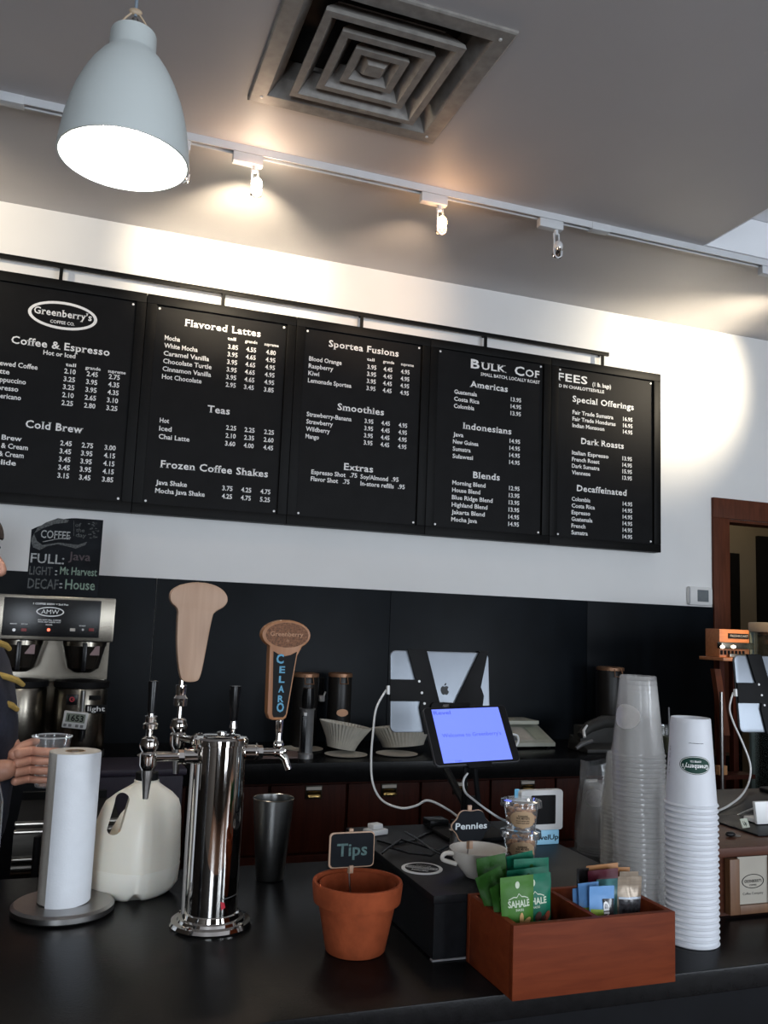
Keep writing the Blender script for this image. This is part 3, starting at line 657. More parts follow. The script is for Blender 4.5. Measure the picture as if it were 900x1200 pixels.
for k, cx_ in enumerate((oy(92, 850, 3.82).x + 0.0, oy(92, 850, 3.82).x - 0.235)):
    s_ = thing('thermal_server', (cx_, 3.83, BC + 0.03), ['steel thermal coffee server with a clip-on timer, under the brewer', 'steel thermal coffee server mostly hidden behind the worker'][k], 'coffee server', 'thermal servers under the brewer')
    h_ = st - BC - 0.03
    mk('body', B().lathe([(0, 0.0005), (0.098, 0.0005), (0.104, 0.01), (0.104, h_ - 0.02), (0.098, h_ - 0.008), (0, h_ - 0.008)], (cx_, 3.83, BC + 0.03), 36), STEEL, s_)
    mk('lid', B().lathe([(0, h_ - 0.008), (0.108, h_ - 0.008), (0.108, h_ + 0.014), (0.05, h_ + 0.02), (0, h_ + 0.02)], (cx_, 3.83, BC + 0.03), 36), BLKM, s_)
    z_ = st - 0.05
    if k == 0:
        mk('badge', B().box(cx_ - 0.055, cx_ - 0.012, 3.722, 3.728, z_ - 0.022, z_ + 0.018, 0.001), BLK, s_)
        b = B(); ring2(b, ell(0.010, 0.010, 20, 0, 0, R(40), R(380)), ell(0.006, 0.006, 20, 0, 0, R(40), R(380)), (cx_ - 0.034, 3.7215, z_ - 0.001), X1, Z1); b.box(cx_ - 0.034, cx_ - 0.024, 3.721, 3.722, z_ - 0.003, z_ + 0.001)
        mk('badge_mark', b, mat('red_mark', (0.5, 0.03, 0.05), 0.5), s_, flat=True)
        # sight gauge, name strip, faucet
        mk('sight_gauge', B().cyl((cx_ + 0.006, 3.724, z_ - 0.05), (cx_ + 0.006, 3.724, z_ + 0.034), 0.009, seg=12), DSTEEL, s_)
        b = B().box(cx_ + 0.02, cx_ + 0.10, 3.7180, 3.724, z_ - 0.055, z_ - 0.022, 0.001); nm = mk('name_strip', b, BLKM, s_)
        b = B(); text(b, 'light', (cx_ + 0.027, 3.7172, z_ - 0.046), X1, Z1, 0.019, 0.066, 'l', 0.01); mk('strip_lettering', b, INK, nm, flat=True, normals=False)
        mk('vent_plate', B().box(cx_ + 0.03, cx_ + 0.075, 3.728, 3.736, z_ - 0.004, z_ + 0.014, 0.001), BLKM, s_)
        b = B(); b.cyl((cx_ + 0.012, 3.728, z_ - 0.11), (cx_ + 0.012, 3.69, z_ - 0.11), 0.011, seg=12); b.tube([(cx_ + 0.012, 3.705, z_ - 0.08), (cx_ + 0.013, 3.70, z_ - 0.13), (cx_ + 0.010, 3.70, z_ - 0.16)], 0.009, 10); b.box(cx_ + 0.004, cx_ + 0.026, 3.694, 3.704, z_ - 0.15, z_ - 0.085, 0.003)
        mk('faucet', b, BLK, s_)
        p = oy(88, 844, 3.69); Mt = Matrix.Translation(p) @ Matrix.Rotation(R(6), 4, 'Y')
        tm = thing('kitchen_timer', p, 'small white digital timer clipped to the coffee server', 'timer')
        mk('case', B().box(-0.046, 0.046, -0.006, 0.007, -0.032, 0.034, 0.006, Mt), WHITEP, tm)
        mk('display', B().box(-0.036, 0.036, -0.0072, -0.005, -0.008, 0.026, 0, Mt), mat('lcd_green', (0.22, 0.25, 0.20), 0.3), tm)
        b = B(); ux, uz = Mt.to_3x3() @ X1, Mt.to_3x3() @ Z1
        text(b, '1653', Mt @ Vector((-0.028, -0.0078, -0.003)), ux, uz, 0.023, 0.058, 'l', 0.02); mk('digits', b, BLKM, tm, flat=True, normals=False)
        for dx in (-0.034, -0.016, 0.01, 0.028): mk('button', B().box(dx - 0.006, dx + 0.006, -0.009, -0.005, -0.026, -0.015, 0.002, Mt), mat('grey_button', (0.2, 0.2, 0.2), 0.5), tm)
    mk('base_ring', B().lathe([(0.104, 0.0), (0.108, 0.0), (0.108, 0.02), (0.104, 0.02)], (cx_, 3.83, BC + 0.031), 32), DSTEEL, s_)

# ---- coffee of the day chalkboard on the brewer
Yc = 3.80
q0, q1 = oy(30, 697, Yc), oy(114, 699, Yc); zt = oy(114, 609, Yc).z; zl = oy(33, 621, Yc).z; zb = hz1 + 0.0008
wd = q1.x - q0.x
pts = [(0, 0), (wd, 0), (wd, zt - zb)] + [(wd * (0.62 - 0.62 * k / 8), (zt - zb) - (zt - zl) * (k / 8) ** 1.7 * 0.95) for k in range(9)]
t = thing('chalkboard', ((q0.x + q1.x) / 2, Yc, zb), 'small chalkboard with curved top reading coffee of the day, standing on the brewer', 'chalkboard')
mk('slate', B().prism(pts, (q0.x, Yc + 0.012, zb), X1, Z1, 0.012, 0.001), CHALKB, t)
CH1 = mat('chalk_white', (0.34, 0.35, 0.35), 0.9, var=0.5, vs=150); CH2 = mat('chalk_grey', (0.085, 0.09, 0.09), 0.9, var=0.6, vs=150); CH3 = mat('chalk_pink', (0.085, 0.065, 0.07), 0.9, var=0.5, vs=150); CH4 = mat('chalk_green', (0.22, 0.30, 0.24), 0.9, var=0.4, vs=150)
yc = Yc - 0.0008
def ct(b, s, x0, y0, x1, h): a = oy(x0, y0, yc); text(b, s, a, X1, Z1, h, oy(x1, y0, yc).x - a.x, 'l', 0.012)
b = B(); ct(b, 'COFFEE', 47.5, 630, 82, 0.032); ct(b, 'FULL:', 35.5, 659, 75, 0.038); ct(b, ':', 64, 674, 67, 0.03); ct(b, ':', 69, 689, 73, 0.03)
a = oy(50, 635, yc); c = oy(83, 630, yc); b.tube([a, (a + c) / 2 + Vector((0, 0, 0.003)), c], 0.0016, 4)
mk('chalk_heading', b, CH1, t, flat=True, normals=False)['kind'] = 'stuff'
b = B(); ct(b, 'LIGHT', 34, 673, 61, 0.034); ct(b, 'DECAF', 32, 689, 68, 0.040); ct(b, 'of', 88, 617, 95, 0.016); ct(b, 'the', 89, 623, 99, 0.016); ct(b, 'day', 88.5, 629, 101, 0.016)
a = oy(86.5, 610, yc); c = oy(86.5, 628, yc); b.cyl(a, c, 0.001, seg=4)
path = [(80, 611), (66, 611), (52, 616), (42, 622), (38, 630), (41, 638), (48, 642), (56, 639), (68, 637), (80, 639), (90, 641), (101, 637)]
pv = [oy(x, y, yc) for x, y in path]; wv = [0.006, 0.014, 0.014, 0.013, 0.014, 0.015, 0.012, 0.005, 0.004, 0.006, 0.009, 0.008]
va = [b.bm.verts.new(p + Vector((0, 0, q)) + X1 * (q * 0.4)) for p, q in zip(pv, wv)]; vb = [b.bm.verts.new(p - Vector((0, 0, q * 0.8)) - X1 * (q * 0.4)) for p, q in zip(pv, wv)]
for i in range(len(pv) - 1): b.face([va[i], va[i + 1], vb[i + 1], vb[i]])
a = oy(103, 611, yc); c = oy(113, 632, yc); rr = random.Random(3)
for k in range(26):
    x = a.x + rr.random() * (c.x - a.x); z = c.z + rr.random() * (a.z - c.z); b.box(x, x + 0.008, yc - 0.0002, yc, z, z + 0.004)
mk('chalk_drawing', b, CH2, t, flat=True, normals=False)['kind'] = 'stuff'
b = B(); ct(b, 'Java', 80, 656, 106, 0.034); mk('chalk_word', b, CH3, t, flat=True, normals=False)['kind'] = 'stuff'
b = B(); ct(b, 'Mt Harvest', 70, 673, 113.5, 0.032); ct(b, 'House', 76, 690, 111, 0.040); mk('chalk_word', b, CH4, t, flat=True, normals=False)['kind'] = 'stuff'

# ---- things on the back counter
def canister(px0, px1, ytop, Yp, label, band=True):
    a, c = oy(px0, ytop, Yp), oy(px1, ytop, Yp); cx_ = (a.x + c.x) / 2; r_ = (c.x - a.x) / 2 * 0.94; z1 = a.z
    t = thing('canister', (cx_, Yp, BC), label, 'canister', 'dark coffee canisters on the back counter'); h_ = z1 - BC
    mk('jar', B().lathe([(0, 0.0005), (r_ * 0.95, 0.0005), (r_, 0.01), (r_, h_ - 0.03), (r_ * 0.96, h_ - 0.02), (0, h_ - 0.02)], (cx_, Yp, BC), 28), mat('smoked_canister', (0.012, 0.011, 0.010), 0.35, spec=0.3), t)
    mk('lid', B().lathe([(0, h_ - 0.0195), (r_ * 1.04, h_ - 0.0195), (r_ * 1.04, h_ - 0.004), (r_ * 0.9, h_), (0, h_)], (cx_, Yp, BC), 28), COPPER, t)
    mk('wire_clasp', B().tube([(cx_ - r_ * 0.3, Yp - r_, BC + h_ - 0.008), (cx_ - r_ * 0.35, Yp - r_ - 0.012, BC + h_ - 0.05), (cx_ + r_ * 0.35, Yp - r_ - 0.012, BC + h_ - 0.05), (cx_ + r_ * 0.3, Yp - r_, BC + h_ - 0.008)], 0.003, 6), COPPER, t)
    return t, cx_, r_
canister(343, 374, 788, 4.22, 'dark canister with copper lid, behind the silver flask')
t, cx_, r_ = canister(385, 413, 788, 4.22, 'dark canister with copper lid, behind the fluted filter')
p = oy(401, 837, 4.1)
mk('sticker', B().prism(ell(0.03, 0.018, 20), (cx_, 4.22 - r_ + 0.0005, p.z), X1, Z1, 0.0012), COPPER, t)
canister(701, 729, 781, 4.2, 'tall dark jar with layered copper lid, behind the clear cup tower')
# silver flask
p = oy(358, 882, 3.86); fx = p.x; h1 = oy(358, 830, 3.86).z - BC; h2 = oy(358, 806, 3.86).z - BC
t = thing('steel_flask', (fx, 3.86, BC), 'slim silver flask with black top, left of the coffee filters', 'flask')
mk('body', B().lathe([(0, 0.0005), (0.034, 0.0005), (0.034, 0.02), (0.03, 0.024), (0.03, h1 - 0.01), (0.036, h1), (0, h1)], (fx, 3.86, BC), 28), mat('grey_metal', (0.30, 0.30, 0.30), 0.4, 0.6), t)
mk('cap', B().lathe([(0, h1), (0.026, h1), (0.028, h1 + 0.04), (0.024, h2), (0, h2)], (fx, 3.86, BC), 24), BLK, t)
mk('grip', B().box(fx - 0.03, fx - 0.012, 3.822, 3.842, BC + 0.03, BC + h1 - 0.03, 0.003), BLK, t)
mk('button', B().box(fx - 0.026, fx - 0.012, 3.818, 3.83, BC + h1 - 0.03, BC + h1 - 0.015, 0.002), WHITEP, t)
# wall outlet block
a, c = oy(370, 793, 4.385), oy(378, 826, 4.385)
t = thing('wall_socket', ((a.x + c.x) / 2, 4.385, c.z), 'black wall socket with plug between the two dark canisters', 'socket')
mk('plate', B().box(a.x, c.x, 4.368, 4.3878, c.z, a.z, 0.003), BLK, t)
mk('plug', B().box(c.x - 0.028, c.x - 0.002, 4.34, 4.3675, c.z + 0.02, c.z + 0.05, 0.004).tube([(c.x - 0.01, 4.345, c.z + 0.04), (c.x + 0.0, 4.34, c.z + 0.07)], 0.005, 8), WHITEP, t)
# filters
FIL = mat('filter_paper', (0.50, 0.47, 0.40), 0.9, var=0.08, vs=30, bump=0.2)
def filt(cx_, cy_, rb, rt, h_, tilt, label, n=44):
    M = Matrix.Translation((cx_, cy_, BC + 0.022)) @ Matrix.Rotation(R(tilt[0]), 4, 'X') @ Matrix.Rotation(R(tilt[1]), 4, 'Y')
    t = thing('coffee_filter', (cx_, cy_, BC), label, 'coffee filter', 'paper coffee filters on the back counter')
    prof = [(0, 0.001), (rb * 0.97, 0.001)] + [(rb + (rt - rb) * (k / 5) ** 1.25, h_ * k / 5) for k in range(6)]
    mk('fluted_cup', B().lathe(prof, (0, 0, 0), n * 4, fn=lambda a, z: 1 + 0.035 * (z / h_) * math.sin(a * n), M=M), FIL, t, normals=False, ang=1.2)
    mk('nested_cups', B().lathe([(rb * 0.95, 0.006), (rb + (rt - rb) * 0.5, h_ * 0.6), (rt * 0.94, h_ * 0.93)], (0, 0, 0), n * 4, fn=lambda a, z: 1 + 0.035 * (z / h_) * math.sin(a * n + 1), M=M), FIL, t, normals=False, ang=1.2)
p = oy(400, 868, 4.0); filt(p.x, 4.00, 0.066, 0.122, 0.112, (0, 9), 'tall fluted paper coffee filter tipped beside the silver flask')
p = oy(466, 868, 4.05); filt(p.x + 0.03, 4.05, 0.10, 0.15, 0.095, (-6, -4), 'wide fluted paper coffee filter behind the large tablet')
for k, (px, ry) in enumerate(((358, 4.06), (410, 3.87), (470, 3.87))):
    p = oy(px, 868, ry); tag(mk('paper_disc', B().lathe([(0, 0.0005), (0.075, 0.0005), (0.098, 0.006), (0.099, 0.0075), (0.076, 0.002), (0, 0.002)], (p.x, ry + 0.05, BC), 32), FIL), ['shallow cream paper dish behind the silver flask', 'shallow cream paper dish in front of the tipped filter', 'shallow cream paper dish below the wide filter'][k], 'paper dish', 'cream paper dishes on the back counter')
# folded pink cloth + red packet
a = oy(283, 870, 3.95)
b = B().grid(lambda u, v: Vector((a.x + u * 0.27, 3.86 + v * 0.16, BC + 0.008 + 0.003 * noise.noise(Vector((u * 4, v * 4, 1))))), 14, 8); b.box(a.x, a.x + 0.27, 3.86, 4.02, BC + 0.0005, BC + 0.006, 0.001)
tag(mk('folded_cloth', b, mat('dusty_pink_cloth', (0.25, 0.18, 0.165), 0.9, var=0.1, bump=0.4)), 'dusty pink folded cloth on the back counter, right of the beer tower', 'cloth')
a = oy(222, 872, 3.95); t = thing('red_packet', (a.x + 0.07, 3.92, BC), 'red and white packet lying behind the wooden tap handle stem', 'packet')
mk('wrapper', B().box(a.x, a.x + 0.15, 3.86, 3.98, BC + 0.0005, BC + 0.035, 0.008), mat('red_wrapper', (0.35, 0.03, 0.02), 0.4), t)
mk('label_band', B().box(a.x + 0.03, a.x + 0.09, 3.8588, 3.9812, BC + 0.002, BC + 0.0358, 0.006), WHITEP, t)
tag(mk('serving_plate', B().lathe([(0, 0.0005), (0.05, 0.0005), (0.10, 0.014), (0.102, 0.016), (0.05, 0.004), (0, 0.004)], (a.x - 0.12, 3.90, BC), 36), CERAM), 'pale round plate on the back counter, left of the red packet', 'plate')
# scale
a, c = oy(582, 868, 3.95), oy(662, 868, 3.95); z_ = oy(620, 849, 4.1).z
t = thing('counter_scale', ((a.x + c.x) / 2, 4.1, BC), 'off-white counter weighing scale with sloped keypad', 'scale')
KH = mat('khaki_plastic', (0.42, 0.43, 0.36), 0.5, var=0.05)
x0, x1 = a.x - 0.02, c.x
b = B(); pr = [(0, 0.012), (0, 0.03), (0.20, z_ - BC - 0.012), (0.27, z_ - BC - 0.012), (0.27, 0.012)]
b.prism([(y, z) for y, z in pr], (x1, 4.04, BC), Y1, Z1, -(x1 - x0), 0.003); mk('body', b, KH, t)
mk('platform', B().box(x0 + 0.01, x1 - 0.03, 4.16, 4.33, z_ - BC + BC - 0.008, z_ + 0.012, 0.004), KH, t)
nrm = Vector((0, -(z_ - BC - 0.042), 0.20)).normalized(); uy = Vector((0, 0.20, z_ - BC - 0.042)).normalized()
def onslope(u, v): return Vector((x0 + u * (x1 - x0), 4.04, BC + 0.03)) + uy * (0.205 * v) + nrm * 0.001
for u0, u1, m_ in ((0.30, 0.50, mat('scale_lcd', (0.10, 0.11, 0.14), 0.3)), (0.54, 0.72, mat('keypad_grey', (0.5, 0.46, 0.40), 0.5)), (0.76, 0.95, mat('keypad_green', (0.36, 0.38, 0.30), 0.5))):
    b = B().prism([(onslope(u0, 0).x - x0, 0.03), (onslope(u1, 0).x - x0, 0.03), (onslope(u1, 0).x - x0, 0.17), (onslope(u0, 0).x - x0, 0.17)], Vector((x0, 4.04, BC + 0.03)) + nrm * 0.0002, X1, uy, 0.002); mk('keypad', b, m_, t)
for sx in (x0 + 0.03, x1 - 0.03):
    for sy in (4.07, 4.27): mk('foot', B().cyl((sx, sy, BC + 0.0003), (sx, sy, BC + 0.013), 0.012, seg=10), BLKM, t)
# desk phone
a, c = oy(676, 880, 3.9), oy(727, 880, 3.9)
t = thing('desk_phone', ((a.x + c.x) / 2, 3.95, BC), 'dark desk phone with rounded handset, left of the clear cup tower', 'phone')
GR = mat('grey_black_plastic', (0.03, 0.029, 0.027), 0.5, spec=0.3)
mk('base', B().prism([(0, 0.001), (0, 0.02), (0.17, 0.075), (0.19, 0.001)], (c.x, 3.86, BC), Y1, Z1, -(c.x - a.x) * 0.86, 0.006), GR, t)
b = B(); zt_ = oy(700, 845, 3.95).z
pts_ = [oy(680, 862, 3.9), oy(690, 852, 3.92), oy(706, 846, 3.94), oy(722, 846, 3.95), oy(732, 852, 3.96)]
b.tube(pts_, [0.018, 0.030, 0.033, 0.032, 0.02], 14); mk('handset', b, GR, t)
mk('cradle', B().box(a.x + 0.04, c.x, 3.93, 4.0, BC + 0.03, zt_ - 0.02, 0.008), GR, t)
b = B().tube([oy(685, 864, 3.85), oy(684, 856, 3.87), oy(688, 850, 3.89)], [0.008, 0.007, 0.005], 8); mk('white_tab', b, WHITEP, t)
b = B().tube([oy(675, 877, 3.80), oy(682, 872, 3.80), oy(694, 868, 3.81)], [0.009, 0.012, 0.009], 10); mk('grey_lever', b, mat('mid_grey_plastic', (0.10, 0.10, 0.10), 0.4), t)
# iced drink
p = oy(785, 880, 3.85); h_ = oy(785, 850, 3.85).z - BC
t = thing('iced_drink', (p.x, 3.85, BC), 'clear cup of green drink with a straw, between the two cup towers', 'drink')
mk('cup', B().lathe([(0, 0.001), (0.03, 0.001), (0.042, h_), (0.044, h_)], (p.x, 3.85, BC), 24), CLEARB, t, normals=False)
mk('drink_fill', B().lathe([(0, 0.003), (0.028, 0.003), (0.036, h_ * 0.6), (0, h_ * 0.6)], (p.x, 3.85, BC), 24), mat('green_tea', (0.12, 0.13, 0.03), 0.3), t)
mk('straw', B().cyl((p.x, 3.85, BC + 0.01), (p.x - 0.006, 3.85, oy(782, 829, 3.85).z), 0.004, seg=8), mat('grey_straw', (0.35, 0.36, 0.38), 0.4), t)

# ================================================================== RIGHT REAR: rack, display case
RY = 3.45
WRK = wood('rack_wood', (0.38, 0.14, 0.055), (0.52, 0.21, 0.085), 0.45, (4, 20, 20))
a = oy(843, 737, RY); c = oy(880, 771, RY)
t = thing('pastry_rack', (a.x + 0.09, RY + 0.05, 0), 'warm wooden rack with metal rails and lit top box, in front of the doorway', 'rack')
mk('top_box', B().box(a.x, a.x + 0.18, RY, RY + 0.10, c.z, a.z, 0.003), WRK, t)
s0, s1 = oy(853, 742, RY), oy(880, 749, RY)
mk('slot', B().box(s0.x, a.x + 0.175, RY - 0.003, RY - 0.0002, s1.z, s0.z), BLKM, t)
b = B(); text(b, 'FRESHROAST', (s0.x + 0.01, RY - 0.0036, (s0.z + s1.z) / 2 - 0.005), X1, Z1, 0.011, 0.11, 'l', 0.01); mk('slot_lettering', b, mat('grey_print', (0.3, 0.3, 0.3), 0.5), t, flat=True, normals=False)['kind'] = 'stuff'
s0, s1 = oy(840, 752, RY), oy(880, 761, RY)
b = B().box(s0.x, a.x + 0.178, RY - 0.035, RY - 0.001, s1.z, s0.z, 0.004); mk('metal_rail', b, STEEL, t)
z0, z1 = oy(843, 767, RY).z, oy(843, 762, RY).z
b = B()
for k in range(7): x = s0.x + 0.02 + k * 0.022; b.box(x, x + 0.010, RY - 0.006, RY - 0.0005, z0, z1)
mk('comb_teeth', b, BLKM, t)['kind'] = 'stuff'
s0, s1 = oy(854, 766, RY - 0.01), oy(870, 771, RY - 0.01); mk('lower_rail', B().box(s0.x, a.x + 0.17, RY - 0.02, RY - 0.001, s1.z, s0.z, 0.002), STEEL, t)
for px in (847, 860): p = oy(px, 758, RY - 0.04); mk('rail_bead', B().sph((p.x, RY - 0.038, p.z), 0.010, (1.3, 0.5, 0.8), 10), mat('glowing_bead', (1, 0.9, 0.7), 0.3, emit=(1, 0.85, 0.6), es=4), t)  # bright spots of the metal rail, built as small glowing beads
mk('shelf', B().box(a.x - 0.03, a.x + 0.18, RY - 0.06, RY + 0.11, c.z - 0.016, c.z - 0.001, 0.002), WRK, t)
for px0, py0, px1, py1, th in ((841, 784, 852, 862, 0.018),):
    p, q = oy(px0, py0, RY), oy(px1, py1, RY); b = B().prism([(p.x - th, p.z), (p.x + th, p.z), (q.x + th, q.z), (q.x - th, q.z)], (0, RY + 0.03, 0), X1, Z1, 0.03); mk('slanted_strut', b, CASE, t)
for dx in (0.06, 0.14): mk('post', B().box(a.x + dx, a.x + dx + 0.03, RY + 0.07, RY + 0.10, 0, c.z - 0.017), CHER, t)
p = oy(838, 862, RY); mk('steel_rod', B().cyl((p.x, RY - 0.045, 0.0), (p.x, RY - 0.045, oy(838, 810, RY).z), 0.008, seg=8), DSTEEL, t)
mk('lower_shelf', B().box(a.x - 0.03, a.x + 0.178, RY - 0.03, RY + 0.069, 0.9, 0.92), CHER, t)
spot('rack_light', (a.x + 0.10, RY - 0.45, a.z + 0.35), (a.x + 0.12, RY, a.z - 0.06), 16, R(34), (1, 0.66, 0.34), 0.8)
p, q = oy(843, 876, RY - 0.03), oy(853, 865, RY - 0.03)
tag(mk('small_box', B().box(p.x, q.x, RY - 0.025, RY - 0.001, 0.9205, 0.9205 + (q.z - p.z), 0.003), mat('orange_card', (0.50, 0.24, 0.10), 0.6)), 'small orange carton on the rack shelf, below the second large tablet', 'box')
# glass display case
GY = 3.25
a = oy(876, 729, GY + 0.25); t = thing('display_case', (a.x + 0.4, GY + 0.12, 0), 'tall grey-framed glass display case at the right edge', 'display case')
CF = mat('grey_beige_enamel', (0.30, 0.29, 0.25), 0.5, var=0.05)
zt = a.z; zc = oy(876, 740, GY).z
mk('top_frame', B().box(a.x, a.x + 0.8, GY, GY + 0.25, zc, zt, 0.008), CF, t)
xx = a.x + 0.05
mk('front_stile', B().box(a.x + 0.006, xx, GY + 0.005, GY + 0.05, 0.1, zc), mat('case_stile', (0.16, 0.16, 0.14), 0.5), t)
mk('front_stile', B().box(a.x + 0.75, a.x + 0.79, GY + 0.005, GY + 0.05, 0.1, zc), CF, t)
mk('pane', B().box(xx, a.x + 0.75, GY + 0.018, GY + 0.024, 0.1, zc), GLASS, t)
xm = a.x + 0.09
mk('glowing_pane_strip', B().box(xm, xm + 0.035, GY + 0.03, GY + 0.05, 0.2, zc - 0.01, 0.004), mat('pane_glow', (0.6, 0.75, 0.68), 0.5, emit=(0.45, 0.6, 0.52), es=0.35), t)  # pale strip of side glass, its brightness put in as emission
mk('side_pane', B().box(a.x + 0.01, a.x + 0.016, GY + 0.051, GY + 0.225, 0.1, zc), GLASS, t)
mk('back_panel', B().box(a.x, a.x + 0.8, GY + 0.235, GY + 0.25, 0.1, zc), mat('case_back', (0.10, 0.13, 0.12), 0.5), t)
for z in (0.5, 0.85, 1.2): mk('shelf', B().box(xx, a.x + 0.74, GY + 0.055, GY + 0.225, z, z + 0.008), GLASS, t)
mk('base', B().box(a.x, a.x + 0.8, GY, GY + 0.25, 0, 0.1), CF, t)
# ================================================================== FRONT COUNTER
CT = 1.07
# ---- draft tower
TX0, TY0 = 0.2605, 1.50; TH = oy(261, 863, 1.5).z - CT
t = thing('beer_tower', (TX0, TY0, CT), 'polished chrome draft tower with four taps on the front counter', 'draft tower')
mk('column', B().lathe([(0.0418, 0.012), (0.0418, TH - 0.012)], (TX0, TY0, CT), 64), CHROME, t, ang=1)
mk('cap', B().lathe([(0.0418, TH - 0.012), (0.0445, TH - 0.011), (0.0445, TH - 0.003), (0.0415, TH), (0, TH + 0.001)], (TX0, TY0, CT), 48), CHROME, t)
mk('cap_disc', B().lathe([(0.03, TH + 0.0012), (0.031, TH + 0.003), (0.027, TH + 0.004), (0.008, TH + 0.004), (0.008, TH + 0.008), (0, TH + 0.009)], (TX0, TY0, CT), 32), CHROME, t)
mk('base_flange', B().lathe([(0, 0.0005), (0.066, 0.0005), (0.067, 0.004), (0.064, 0.009), (0.055, 0.010), (0.053, 0.014), (0.047, 0.015), (0.045, 0.022), (0.0418, 0.023)], (TX0, TY0, CT), 64), CHROME, t)
for k in range(4):
    a = R(45 + 90 * k); mk('bolt', B().lathe([(0.0045, 0), (0.0045, 0.003), (0, 0.004)], (TX0 + 0.059 * math.cos(a), TY0 + 0.059 * math.sin(a), CT + 0.009), 8), CHROME, t)
def around(ang, z, r=0.0424): return Vector((TX0 + r * math.sin(ang), TY0 - r * math.cos(ang), z))
b = B().grid(lambda u, v: around(0.16 + 0.16 * u + 0.05 * v, CT + 0.047 - 0.013 * v * (1 - 0.4 * u) - 0.002 * u), 6, 4); mk('red_mark', b, mat('red_print', (0.5, 0.01, 0.03), 0.4), t)
mk('fine_print', B().grid(lambda u, v: around(0.2 + 0.75 * u, CT + 0.0500 + 0.001 * v + 0.002 * u), 10, 1), mat('dark_line_print', (0.1, 0.1, 0.1), 0.5), t)
mk('overflow_tube', B().tube([around(-1.45, CT + 0.27, 0.047), around(-1.45, CT + 0.14, 0.048), around(-1.45, CT + 0.022, 0.047)], 0.0028, 8), mat('grey_hose', (0.30, 0.28, 0.26), 0.35, 0.5), t)
def Zat(px, py, Y): return oy(px, py, Y).z
def faucet(name_label, base, dirv, length, z, body_top, spout_z, lever_top, stout=True):
    """a tap: shank out of the column, body, spout and lever stem"""
    d = Vector(dirv).normalized(); s0 = Vector((TX0, TY0, z)) + d * 0.040; e = Vector((TX0, TY0, z)) + d * length
    f = mk('tap', B().cyl(s0, s0 + d * 0.018, 0.0125, seg=20).cyl(s0 + d * 0.018, s0 + d * 0.021, 0.0145, seg=20).cyl(s0 + d * 0.021, s0 + d * 0.030, 0.0115, seg=8).cyl(s0 + d * 0.028, e, 0.0065, seg=16), CHROME, t)
    lab(f, name_label)
    if stout:
        mk('tap_body', B().lathe([(0, -0.021), (0.0095, -0.02), (0.0138, -0.012), (0.0138, 0.006), (0.011, 0.009), (0.0150, 0.016), (0.0155, 0.022), (0.0125, 0.031), (0.007, 0.034), (0, 0.034)], e, 24), CHROME, f)
        mk('spout', B().lathe([(0.0095, 0), (0.0085, -0.012), (0.0075, -0.016), (0.0045, spout_z - e.z + 0.021), (0.003, spout_z - e.z + 0.021)], e + Vector((0, 0, -0.019)), 20), DSTEEL, f)
    else:
        b = B().tube([e - d * 0.006, e + d * 0.006, e + d * 0.012 + Vector((0, 0, 0.004))], [0.008, 0.0095, 0.007], 14)
        b.tube([e, e + d * 0.012 + Vector((0, -0.004, -0.010)), e + d * 0.018 + Vector((0, -0.006, -0.028))], [0.0075, 0.0065, 0.0055], 14)
        b.sph(e + Vector((0, 0, 0.012)), 0.0095, seg=14)
        mk('tap_body', b, CHROME, f)
    zt = e.z + (0.034 if stout else 0.016)
    L = lever_top - zt
    b = B().lathe([(0.0045, 0), (0.0045, L * 0.30), (0.0115, L * 0.32), (0.0122, L * 0.52), (0.0085, L * 0.60), (0.0098, L * 0.82), (0.0098, L * 0.86), (0.0048, L * 0.88), (0.0048, L)] if stout else [(0.0062, 0), (0.0062, 0.004), (0.0048, 0.008), (0.0062, L * 0.5), (0.0066, L - 0.002), (0.0045, L)], (e.x, e.y, zt), 20)
    mk('lever_stem', b, CHROME, f)
    return e
eL = faucet('chrome stout tap with plain black handle', (0, 0), (-1, -0.02, 0), 0.118, Zat(200, 887, 1.5), 0, Zat(178, 937, 1.5), Zat(187, 835, 1.5))
h0 = Zat(187, 836, 1.5); h1 = Zat(188, 798, 1.5)
mk('black_handle', B().lathe([(0.0045, 0), (0.0062, 0.002), (0.0084, h1 - h0 - 0.004), (0.0078, h1 - h0), (0, h1 - h0)], (eL.x, eL.y, h0), 20), BLK, t)
eB = faucet('chrome stout tap carrying the mushroom-shaped wooden handle', (0, 0), (-0.5, 0.86, 0), 0.118, Zat(222, 868, 1.56), 0, Zat(205, 908, 1.60), Zat(217, 797, 1.60))
eR = faucet('short chrome tap carrying the oval-headed wooden handle', (0, 0), (1, -0.04, 0), 0.097, Zat(310, 881, 1.5), 0, 0, Zat(331, 842, 1.5), stout=False)
# rear tap with small black handle
b = B().cyl((0.278, 1.544, CT + TH - 0.03), (0.279, 1.566, CT + TH - 0.03), 0.009, seg=14).lathe([(0.0105, -0.012), (0.0105, 0.01), (0.006, 0.02), (0.006, 0.028)], (0.279, 1.566, CT + TH - 0.03), 16)
mk('tap', b, CHROME, t)
hz0_, hz1_ = Zat(273, 852, 1.566), Zat(273, 804, 1.566); x_ = oy(274, 840, 1.566).x
mk('handle_ferrule', B().lathe([(0.0045, -0.028), (0.0045, 0), (0.0075, 0.002), (0.0075, 0.006), (0.0055, 0.012), (0.006, 0.018), (0.0, 0.018)], (x_, 1.566, hz0_ - 0.004), 16), CHROME, t)
mk('black_handle', B().lathe([(0.0055, 0), (0.0065, 0.002), (0.0105, (hz1_ - hz0_) * 0.7), (0.0098, hz1_ - hz0_ - 0.01), (0, hz1_ - hz0_ - 0.009)], (x_, 1.566, hz0_ + 0.010), 20), BLK, t)
